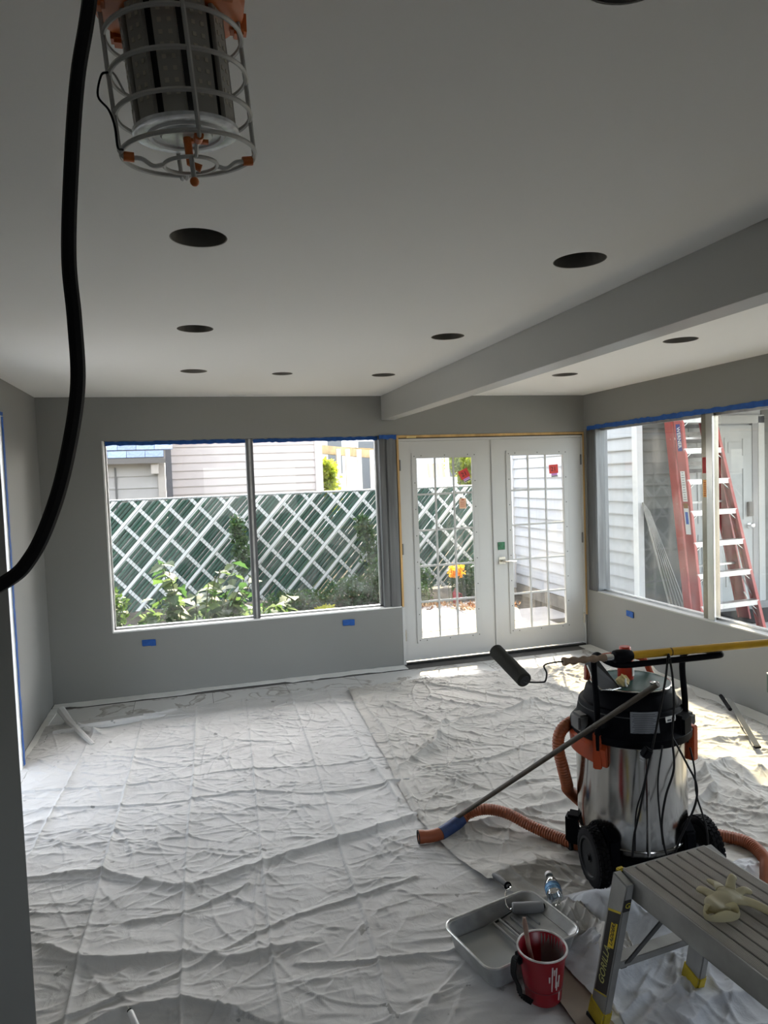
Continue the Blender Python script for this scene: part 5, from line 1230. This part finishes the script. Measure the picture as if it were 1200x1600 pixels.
t = thing('stir_stick', 'paint-stained wooden brush handle standing in the red pail', 'brush', tuple(bc_ + Vector((0, 0, .05))))
MB().tube([(1.000, 1.965, .10), (.990, 1.985, .18), (.987, 2.000, .245), (.9865, 2.003, .262)], [.0085, .0075, .0082, .005], 10).build('handle', mat('brush_wood', (.24, .15, .11), .6, noise=(25, .3)), t, smooth=True)
MB().box((1.002, 1.962, .09), (.04, .014, .05), (.1, .1, .2)).build('ferrule', alum, t); MB().box((1.004, 1.958, .066), (.038, .013, .03), (.1, .1, .2)).build('bristles', mat('bristle', (.1, .09, .08), .9), t)

# ================================================================== WATER BOTTLE
wbm = bpy.data.materials.new('clear_pet'); wbm.use_nodes = True; n = wbm.node_tree.nodes; l = wbm.node_tree.links; n.remove(n['Principled BSDF'])
a1 = n.new('ShaderNodeBsdfTransparent'); a1.inputs[0].default_value = (.86, .88, .88, 1); a2 = n.new('ShaderNodeBsdfGlossy'); a2.inputs['Roughness'].default_value = .06; lw = n.new('ShaderNodeLayerWeight'); lw.inputs[0].default_value = .35
mm = n.new('ShaderNodeMixShader'); l.new(lw.outputs['Facing'], mm.inputs[0]); l.new(a1.outputs[0], mm.inputs[1]); l.new(a2.outputs[0], mm.inputs[2]); l.new(mm.outputs[0], n['Material Output'].inputs[0])
wt = thing('water_bottle', 'clear plastic water bottle with blue label lying behind the paint tray', 'bottle', (1.30, 2.36, .03))
q0, q1 = Vector((1.268, 2.275, .052)), Vector((1.325, 2.455, .085)); ax_ = (q1 - q0).normalized()
prof = [(0, 0), (.024, 0), (.029, .006)]
for k in range(8): prof += [(.0275, .012 + k * .0085), (.0305, .0162 + k * .0085)]
prof += [(.0305, .084), (.0300, .090), (.0300, .128), (.0305, .133), (.027, .148), (.018, .168), (.0125, .176), (.012, .183), (.0145, .184), (.0145, .187)]
prof = [(r_, z) for r_, z in prof]
MB().lathe(prof, q0, 28, ax_).build('bottle_body', wbm, wt, smooth=True)
MB().lathe([(.0308, .091), (.0308, .127)], q0, 28, ax_).build('label', mat('bottle_label', (.16, .38, .62), .35, noise=(40, .6)), wt, smooth=True)
for k in range(5):
    qx = q0 + ax_ * (.098 + .006 * k); 
    MB().ring(qx, .0312, .0008, 28, 4, ax_).build('label_print', mat('label_blue', (.02, .05, .25), .5), wt) if k in (1, 4) else None
MB().lathe([(.0155, .186), (.0155, .199), (.014, .201), (0, .201)], q0, 24, ax_).build('cap', mat('cap_clearwhite', (.68, .68, .66), .4), wt, smooth=True)

# ================================================================== small things
t = thing('caulk_tool', 'black and white pointed tool at the bottom left on the cloth', 'tool', (-.25, 2.26, .04))
tA, tB = px(200, 1573, 2.18), px(222, 1625, 2.10); td = (tB - tA).normalized()
MB().cyl(tA, tA + td * .018, .0022, n=8).build('tip', alum_b, t); MB().tube([tA + td * .014, tA + td * .02, tA + td * .09], [.006, .0095, .0105], 14).build('barrel', white2, t, smooth=True); MB().cyl(tA + td * .012, tA + td * .018, .0075, n=12).build('collar', black_pl, t)
t = thing('floor_squeegee', 'long silver metal edge tool lying in the sun patch near the right wall', 'tool', (3.3, 3.6, .05))
MB().bar((3.63, 4.03, .055), (3.12, 3.24, .065), .035, .008).build('metal_blade', chrome, t); MB().bar((3.60, 4.07, .065), (3.44, 3.80, .065), .026, .02).build('handle', black_pl, t, bevel=.006)
MB().bar((3.135, 3.235, .066), (3.10, 3.24, .066), .02, .012).build('end_clip', black_pl, t)
t = thing('caulk_jug', 'green and white labelled box hanging at the right edge of the photo', 'box', (3.60, 3.50, .0))
c = Vector((3.52, 3.46, .02))
MB().lathe([(0, 0), (.06, 0), (.065, .01), (.065, .05), (0, .05)], c, 24).build('foot', white2, t, smooth=True)
MB().tube(spline([c + Vector((0, 0, .05)), c + Vector((-.03, .01, .09)), c + Vector((.02, .0, .14)), c + Vector((-.02, 0, .19)), c + Vector((0, 0, .24))], 6), .012, 8).build('tube_neck', white2, t, smooth=True)
MB().box(c + Vector((.02, 0, .30)), (.16, .10, .12), (0, 0, -.35)).build('carton', mat('carton_green', (.03, .07, .05), .5), t, bevel=.002)
MB().box(c + Vector((.02, 0, .363)), (.162, .102, .008), (0, 0, -.35)).build('carton_lid', paper, t)
Mx = Matrix.Translation(c + Vector((.02, 0, .30))) @ Matrix.Rotation(-.35, 4, 'Z')
text('carton_lettering', 'Tou', .045, Mx @ Matrix.Translation((-.045, -.0515, -.03)) @ Matrix.Rotation(R(90), 4, 'X'), paper, t, .0005)
m = MB(); m.M = Mx; m.ring((-.055, -.0515, .03), .014, .002, 20, 5, (0, 1, 0)); m.build('round_mark', paper, t)

# ================================================================== HANGING WORK LAMP
lc = Vector((.021, .905, 2.118)); ax_ = (Vector((-.004, .876, 2.40)) - Vector((.021, .905, 2.118))).normalized()
wl_ = thing('work_lamp', 'caged temporary LED work light hanging from the ceiling, switched off', 'lamp', tuple(lc))
def A(h, r=0., a=0.):
    q = Vector((0, 0, 1)).rotation_difference(ax_); return lc + q @ Vector((r * cos(a), r * sin(a), h))
cage_m = mat('cage_grey', (.50, .50, .48), .4, .1)
NB = 10; bodyR = .058
body = MB().lathe([(0, .036), (.050, .036), (.052, .05), (.052, .235), (0, .235)], lc, 40, ax_).build('heat_sink', mat('sink_dark', (.02, .02, .02), .5), wl_)
q = Vector((0, 0, 1)).rotation_difference(ax_).to_matrix().to_4x4()
pan = mat('led_panel', (.36, .35, .32), .3); chip = mat('led_chip', (.50, .48, .40), .4)
for k in range(NB):
    a = 2 * pi * k / NB + .12
    m = MB(); m.M = Matrix.Translation(lc) @ q @ Matrix.Rotation(a, 4, 'Z'); m.bb((.054, -.0135, .036), (.0595, .0135, .232)); pp = m.build('led_strip', pan, body, bevel=.001)
    m = MB(); m.M = Matrix.Translation(lc) @ q @ Matrix.Rotation(a, 4, 'Z')
    for i in range(14):
        for s_ in (-.0055, .0055): m.bb((.0595, s_ - .0022, .056 + i * .0125), (.0603, s_ + .0022, .0605 + i * .0125))
    m.build('led_chips', chip, body, kind='stuff')
MB().lathe([(0, .030), (.030, .030), (.032, .033), (.050, .032), (.060, .031), (.0635, .033), (.0635, .037), (.056, .039)], lc, 48, ax_).build('end_disc', mat('disc_grey', (.75, .78, .8), .2, .2, noise=(35, .35)), wl_, smooth=True)
MB().ring(A(.033), .044, .004, 40, 6, ax_).build('disc_ring', mat('disc_white', (.7, .72, .73), .3), wl_, smooth=True)
for k in range(16): MB().box(A(.034, .053, 2 * pi * k / 16), (.006, .006, .004)).build('disc_led', mat('disc_led', (.75, .78, .8), .2), wl_)
CR = .080
for h, rr in ((.010, CR), (.053, CR), (.096, CR), (.139, CR), (.180, CR * .99)): MB().ring(A(h), rr, .0028, 56, 6, ax_).build('cage_ring', cage_m, wl_, smooth=True)
for k in range(4):
    a = 2 * pi * k / 4 - pi / 2 + .12; MB().tube([A(.190, CR * 1.0, a), A(.10, CR * 1.02, a), A(.012, CR * 1.02, a), A(.006, CR * .98, a)], .0028, 6).build('cage_bar', cage_m, wl_, smooth=True)
MB().ring(A(-.002), .032, .0025, 36, 6, ax_).build('bottom_ring', cage_m, wl_, smooth=True)
for k in range(4):
    a = 2 * pi * k / 4 + .12; MB().tube(spline([A(-.002, .032, a), A(-.004, .045, a), A(.004, .058, a), A(.004, .075, a), A(.008, CR, a)], 4), .0026, 6).build('bottom_spoke', cage_m, wl_, smooth=True)
    if k != 1: MB().tube([A(.005, .066, a), A(.006, .078, a)], .0055, 10).build('orange_sleeve', lamp_orange, wl_, smooth=True)
MB().tube([A(-.002, .032, -pi / 2), A(-.016, .034, -pi / 2), A(-.028, .034, -pi / 2)], .003, 8).build('latch_pin', cage_m, wl_, smooth=True)
MB().ball(A(-.031, .034, -pi / 2), .0055).build('pin_cap', lamp_orange, wl_, smooth=True)
MB().tube([A(.03, 0), A(.0, .0), A(-.006, .012)], .005, 8).build('centre_hook', lamp_orange, wl_, smooth=True)
MB().box(A(.026, .01), (.03, .006, .004)).build('lamp_tab', lamp_orange, wl_)
MB().lathe([(.060, .162), (.086, .168), (.090, .185), (.086, .225), (.066, .256), (.045, .285), (.020, .30), (0, .30), (0, .162), (.060, .162)], lc, 40, ax_).build('housing', lamp_orange, wl_, smooth=True)
for k in range(6): MB().box(A(.172, .086, 2 * pi * k / 6 + .3), (.020, .020, .03)).build('cage_clamp', lamp_orange, wl_, bevel=.004)
MB().tube([A(.295), Vector((-.010, .872, 2.436))], .004, 8).build('hanging_hook', alum_d, wl_)
t = thing('tie_wire', 'thin dark wire twisted on the left of the lamp cage', 'wire', tuple(A(.1, CR, pi)))
MB().tube(spline([px(168, 113, .80), px(158, 118, .79), px(153, 150, .79), px(170, 172, .78), px(180, 200, .78), px(184, 230, .79), px(192, 234, .80)], 6), .0013, 6).build('wire_loop', black_pl, t)
MB().tube(spline([px(168, 110, .80), px(180, 118, .82), px(196, 148, .83)], 6), .0013, 6).build('wire_end', cage_m, t)
cable([(-.03, .80, 2.437), (-.05, .70, 2.30), (-.062, .664, 2.15), (-.076, .664, 2.078), (-.085, .662, 2.001), (-.091, .66, 1.923), (-.089, .657, 1.868), (-.089, .654, 1.812), (-.099, .653, 1.757), (-.114, .655, 1.707), (-.135, .658, 1.664), (-.163, .665, 1.64), (-.25, .70, 1.60), (-.42, .80, 1.60), (-.60, 1.0, 1.7)], .0062, name='lamp_cord')
o = bpy.data.objects['lamp_cord']; o['label'] = 'thick black cord hanging from the ceiling beside the work light'; o['category'] = 'cord'
